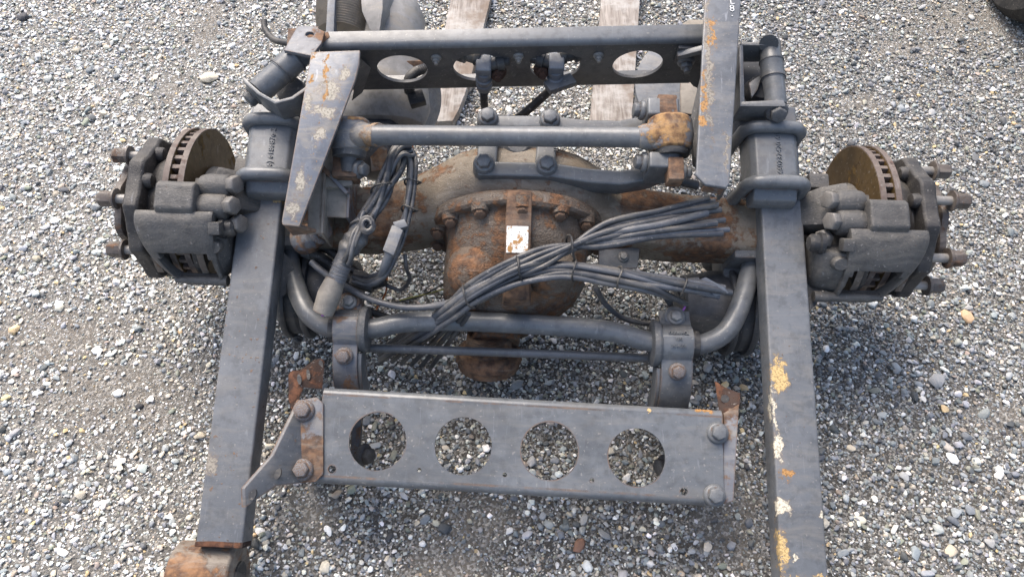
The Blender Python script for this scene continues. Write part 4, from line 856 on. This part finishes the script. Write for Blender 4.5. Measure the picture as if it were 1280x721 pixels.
# ------------------------------------------------------------------ loose drilled crossmember in front
zl = .105
O_ = P(390, 603, zl); U_ = (P(905, 633, zl)-O_); LL = U_.length; U_.normalize(); V_ = V((0, 0, 1)).cross(U_)
Hl = (P(640, 618, zl)-P(640, 500, zl)).length+.004
base = W @ (O_+U_*LL/2); lcm = thing('drilled_crossmember', 'loose grey drilled steel channel with four round holes and rusty end brackets', 'crossmember', (base.x, base.y, 0))
def uvof(px, py): q = P(px, py, zl)-O_; return q.dot(U_), q.dot(V_)
hol = [circ(*uvof(x, y), .0560, 48) for x, y in ((472, 551), (579, 557), (687, 563), (796, 571))]+[circ(*uvof(x, y), r, 16) for x, y, r in ((415, 586, .0075), (524, 587, .004), (631, 593, .0042), (740, 600, .004), (855, 614, .0075))]
LBM = steel('loose_channel_paint', (.103, .110, .116), .03, .12, .16, .33, edge=.45, chips=[(P(880, 510, zl), (.022, .006, .02), ORG), (P(812, 512, zl), (.006, .004, .02), YEL)])
wl, lp, lU, lV, lN = channel(O_, U_, V_, LL, Hl, .075, .007, hol, lcm, LBM, 'channel_web', r=.014)
e = .0065
def PL(px, py, h=0): return P(px, py, zl+h)
lbk = part('end_bracket', MB().prism([PL(372, 500, e), PL(396, 496, e), PL(404, 504, e), PL(404, 592, e), PL(394, 602, e), PL(374, 603, e)], (0, 0, -.006)), 'rusty_paint', lcm, .0015)
part('side_plate', MB().prism([PL(376, 499, e-.002), PL(342, 569, .048), PL(306, 610, .09), PL(307, 634, .09), PL(345, 607, .047), PL(380, 603, e-.002)], (-.008, 0, -.001)), M['bracket_side'], lbk, .0012)
for px, py in ((316, 618), (347, 592)):
    part('dark_hole_disc', MB().prism([PL(px+4*math.cos(R(a))-2*math.sin(R(a)), py+7*math.sin(R(a)), .088 if px < 330 else .060) for a in range(0, 360, 24)], (0, 0, -.006)), 'rubber', lbk)  # flat dark discs, colour standing in for the shade inside uncut holes
tail = MB().prism([PL(364, 512, -.004), PL(361, 499, -.006), PL(361, 468, -.012), PL(366, 463, -.014), PL(375, 463, -.018), PL(384, 457, -.03), PL(393, 450, -.045), PL(402, 448, -.05), PL(406, 452, -.05), PL(403, 486, -.03), PL(380, 484, -.02), PL(374, 499, -.006), PL(380, 512, -.004)], (-.004, .002, -.010)); part('rear_tab', tail, 'old_rust', lbk, .0015)
for px, py, hh in ((374, 474, -.0155), (385, 468, -.028), (401, 456, -.0465)): part('dark_hole_disc', MB().prism([PL(px+2.8*math.cos(R(a))+.6*math.sin(R(a)), py+6.5*math.sin(R(a)), hh+.002) for a in range(0, 360, 24)], (0, 0, -.003)), 'rubber', lbk)  # hole darkness painted as thin black discs on the tab
part('lower_leg', MB().prism([PL(372, 500, -.004), PL(374, 602, -.004), PL(392, 600, -.26), PL(392, 505, -.26)], (.008, 0, 0)), 'rusty_paint', lbk, .001)
for px, py in ((380, 513), (378, 587)): bolt(lbk, PL(px, py, e+.002), (0, 0, 1), .0215, 'rusty_paint')
part('inner_strap', MB().prism([PL(440, 520, -.06), PL(452, 520, -.06), PL(446, 600, -.11), PL(436, 600, -.11)], (-.006, 0, -.05)), 'rusty_paint', lbk, .001)
rbk = part('end_bracket', MB().prism([PL(905, 516, -.004), PL(924, 505, .0), PL(917, 626, .0), PL(903, 630, -.004)], (0, 0, -.007)), 'rusty_paint', lcm, .0015)
part('side_plate', MB().prism([PL(916, 510, -.006), PL(914, 626, -.006), PL(880, 622, -.26), PL(884, 515, -.26)], (-.008, 0, 0)), 'rusty_paint', rbk, .001)
part('rear_tab', MB().prism([PL(893, 476, -.03), PL(905, 484, -.02), PL(925, 492, -.01), PL(925, 505, -.0), PL(912, 520, -.004), PL(899, 516, -.02)], (.004, .002, -.009)), 'old_rust', rbk, .0015)
part('dark_hole_disc', MB().lathe(PL(906, 498, -.017), V((-.001, -.001, .006)), [(0, .004), (0, .008), (1, .008), (1, .004)], 18), 'hub', rbk)  # dark disc laid on for the shaded inside of a hole
for px, py in ((897, 541), (893, 619)): bolt(wl, PL(px, py, .002), (0, 0, 1), .0215, 'paint')
for px, py in ((462, 568), (822, 582)): bolt(lbk if px < 600 else rbk, PL(px-(8 if px < 600 else -10), py, -.10), (.9 if px < 600 else -.9, -.2, .4), .024, 'cast', 'inner_bolt')

# ------------------------------------------------------------------ wiring harnesses resting on the axle
def bundle(th, path, offs, r, mat, name='cable', sm=7, twist=1.2):
    p = crom(path, sm); n = len(p)
    for k, (a, rad) in enumerate(offs):
        pts_ = []
        for i, q in enumerate(p):
            t = (p[min(i+1, n-1)]-p[max(i-1, 0)]).normalized(); u, w = frame(t)
            if w.z < 0: w = -w
            if u.cross(w).dot(t) < 0: u = -u
            g = a+twist*math.sin(i/n*4+k*.7)*.5; rr = rad*(.9+.25*math.sin(i*.35+k*2))
            pts_.append(q+u*math.cos(g)*rr+w*math.sin(g)*rr*.7)
        part(name, MB().tube(pts_, r*(1+.18*((k*7) % 3-1)), 10, 2), mat[k % len(mat)] if isinstance(mat, tuple) else mat, th)
def ties(th, spots, r, tube_r=.0022):
    for c, d in spots:
        d = V(d).normalized(); u, w = frame(d); rr = r if not isinstance(r, dict) else .015
        part('cable_tie', MB().tube([c+(u*math.cos(R(a))+w*math.sin(R(a)))*rr+d*.003*math.sin(R(a*2)) for a in range(0, 361, 30)], tube_r, 6, 3), 'rubber', th)
ring = lambda n, r: [(2*math.pi*i/n, r) for i in range(n)]
base = W @ P(640, 345, .17)
h1 = thing('cable_loom', 'long black cable loom fanning out to cut ends, draped over the rusty carrier', 'cable loom', (base.x, base.y, base.z))
trunk = [P(476, 447, -.16), P(520, 415, -.04), P(560, 388, .09), P(590, 366, .15), P(640, 338, .185), P(690, 318, .19)]
ENDS = [(886, 247, .176), (893, 251, .166), (897, 256, .174), (901, 262, .160), (884, 266, .168), (906, 275, .158), (896, 279, .166), (911, 287, .150), (903, 292, .156)]
for k, (ex, ey, ez) in enumerate(ENDS):
    g3 = (k-4)/4; rr = rnd.choice((.0058, .0070, .0080, .0064)); ph = rnd.uniform(0, 6)
    t = [q+V((rnd.uniform(-.004, .004), -.017*g3*math.cos(.5*n+ph*.3)+.004*math.sin(n+ph), .008*math.sin(ph+n*1.1))) for n, q in enumerate(trunk)]
    my = 262+33*(k/8)
    part('cable', MB().tube(t+[P(755, 294+14*g3, .188+.006*math.sin(ph)), P(825, my+rnd.uniform(-2, 3), .180+.006*math.cos(ph)), P(ex, ey, ez)], rr, 10, 8), ('cable', 'cable2', 'cable')[k % 3], h1)
    part('cut_end', MB().cyl(P(ex, ey, ez), P(ex, ey, ez)+V((.0015, 0, 0)), rr*.7, n=10), 'tape', h1)
low = [P(500, 430, -.10), P(560, 392, .08), P(600, 368, .145), P(650, 348, .175), P(705, 338, .18), P(760, 344, .165), P(815, 354, .14)]
for k, (ex, ey, ez) in enumerate(((905, 360, .085), (914, 366, .08), (898, 371, .074), (872, 350, .095), (886, 366, .088), (858, 380, .05), (842, 374, .05))):
    ph = rnd.uniform(0, 6); t = [q+V((rnd.uniform(-.004, .004), .008*(3-k)*.6+.003*math.sin(n*1.3+ph), .006*math.sin(k*2+n*.8))) for n, q in enumerate(low)]
    part('cable', MB().tube(t+[P(ex, ey, ez)], rnd.choice((.0062, .0070, .0076)), 10, 8), ('cable2', 'cable')[k % 2], h1)
for k in range(5):
    part('cable', MB().tube([P(570+k*4, 384+k*2, .10), P(545+k*6, 405+k*3, .0), P(515+k*9, 430+k*3, -.12), P(490+k*12, 452+k*2, -.19)], .0058, 10, 6), 'cable', h1)
ties(h1, [(P(648, 336, .182), (1, .35, 0)), (P(714, 310, .187), (1, .3, 0)), (P(585, 371, .145), (1, .5, .3))], .026)
ties(h1, [(P(717, 338, .178), (1, -.05, 0)), (P(773, 346, .163), (1, -.1, -.1)), (P(852, 358, .115), (1, -.1, -.2))], .021)
part('cable', MB().tube([P(745, 360, .13), P(757, 380, .05), P(780, 398, .0), P(812, 404, -.01), P(835, 398, .0), P(838, 382, .03), P(832, 372, .05)], .0062, 10, 8), 'cable', h1)
part('torn_sheath', MB().loft([[P(x, y, z) for x, y, z in r] for r in (((868, 352, .09), (882, 346, .10), (905, 358, .10), (880, 362, .085)), ((876, 360, .085), (892, 352, .095), (912, 366, .09), (888, 372, .08)))]), 'tape', h1, .002, rough=.003)
part('wire_end', MB().tube([P(846, 376, .05), P(856, 382, .05), P(852, 390, .045)], .0025, 6), 'purple', h1)
part('cable', MB().tube([P(389, 327, .06), P(404, 340, .06), P(432, 358, .06), P(466, 375, .065), P(505, 384, .075), P(545, 382, .085), P(590, 370, .14)], .0072, 12, 8), 'cable2', h1)

base = W @ P(470, 290, .12)
h2 = thing('taped_wire_bundle', 'thick taped grey wire bundle with torn sleeve beside the tapered scuffed bracket', 'wire bundle', (base.x, base.y, base.z))
tp_ = [P(514, 186, .155), P(500, 192, .16), P(487, 218, .155), P(470, 252, .145), P(450, 285, .135), P(436, 312, .125)]
bundle(h2, tp_, ring(9, .0165)+ring(4, .007), .0056, ('cable2', 'cable', 'cable'), twist=2.6)
part('tape_wrap', MB().tube([P(456, 275, .14), P(450, 286, .138), P(446, 296, .135), P(440, 306, .13), P(434, 315, .125), P(427, 334, .115)], [.016, .023, .019, .025, .020, .024, .017, .019], 22), 'sleeve', h2, 0, rough=.006)
bundle(h2, [P(460, 268, .15), P(452, 288, .156), P(441, 310, .148), P(432, 326, .13)], [(0.4, .012), (1.5, .012), (2.6, .012)], .0045, ('cable', 'cable2'), twist=2)
cg = [P(428, 331, .115), P(424, 341, .11), P(420, 352, .105)]
part('corrugated_sleeve', MB().tube(cg, [.0185+.0016*(i % 2) for i in range(24)], 18, 14), 'tape', h2)
part('split_sleeve', MB().tube([P(420, 350, .105), P(411, 370, .10), P(403, 391, .09)], [.020, .0235, .021], 18), 'tan_paint', h2, 0, rough=.003)
for k, c in enumerate(('purple', 'white', 'orange')): part('wire_end', MB().tube([P(405+3*k, 385, .095), P(403+4*k, 395, .09)], .003, 6), c, h2)
ties(h2, [(P(478, 236, .15), (.5, -1, 0)), (P(452, 281, .137), (.5, -1, 0))], .025)
part('cable_coil', MB().tube([P(459+9*math.cos(R(a))*(1-.0004*a), 281+11*math.sin(R(a))*(1-.0004*a), .165+a*.000005) for a in range(0, 1081, 30)], .0042, 8, 2), 'cable', h2)
lp_ = [P(508, 184, .15), P(516, 205, .15), P(516, 240, .145), P(508, 278, .135), P(498, 310, .12), P(482, 340, .10), P(462, 352, .07), P(444, 348, .045)]
bundle(h2, lp_, [(0, .008), (1.3, .009), (2.5, .008), (3.8, .009), (5, .008)], .0052, ('cable', 'cable2'), twist=2)
part('connector', MB().box(P(492, 302, .15), (P(498, 286, .15)-P(486, 318, .15))*.5, (P(499, 306, .15)-P(485, 299, .15))*.5, (0, 0, .011)), 'plastic', h2, .003)
part('connector_tail', MB().tube([P(489, 312, .15), P(481, 333, .13), P(476, 344, .10)], [.012, .009, .006], 12), 'plastic', h2)
part('connector_head', MB().box(P(501, 282, .15), (.012, .004, 0), (-.004, .008, 0), (0, 0, .009)), 'plastic', h2, .002)
part('cable', MB().tube([P(506, 318, .10), P(508, 335, .08), P(512, 350, .03), P(500, 362, .0), P(482, 356, .01), P(470, 350, .03)], .0045, 8), 'cable', h2)
ties(h2, [(P(516, 228, .146), (0, 1, 0)), (P(512, 262, .14), (.1, 1, 0))], .017)
for k, (pth, c) in enumerate((([(486, 318, .12), (484, 345, .05), (482, 366, -.1), (472, 384, -.2), (462, 402, -.25)], 'orange'), ([(500, 375, -.1), (530, 368, -.18), (560, 360, -.2)], 'yellow'), ([(515, 176, .12), (516, 188, .1), (514, 200, .09)], 'orange'), ([(520, 178, .12), (530, 184, .1), (534, 190, .08)], 'white'), ([(480, 380, -.1), (520, 372, -.17), (560, 352, -.2)], 'cable'))):
    part('loose_wire', MB().tube([P(*q) for q in pth], .0022, 6, 6), c, h2)

base = W @ P(440, 345, .03)
h3 = thing('black_hose_pair', 'black rubber air hoses lying over the brake chamber under the taped wire bundle', 'hose', (base.x, base.y, base.z))
part('hose', MB().tube([P(384, 316, .0), P(402, 322, .0), P(430, 342, .005), P(458, 356, .015), P(482, 352, .03)], .0105, 12), 'rubber', h3)
part('hose', MB().tube([P(398, 306, -.02), P(418, 318, -.01), P(445, 340, .0), P(468, 356, .0)], .009, 12), 'rubber', h3)
part('ferrule', MB().cyl(P(380, 314, .0), P(390, 318, .0), .0135, n=14), 'cast', h3, .001)
part('hose_tee', MB().box(P(455, 352, .02), (.026, -.008, 0), (.006, .018, 0), (0, 0, .014)), 'rubber', h3, .005, rough=.003)
part('hose', MB().tube([P(458, 388, -.01), P(475, 394, -.02), P(487, 398, -.03)], .009, 12), 'rubber', h3)
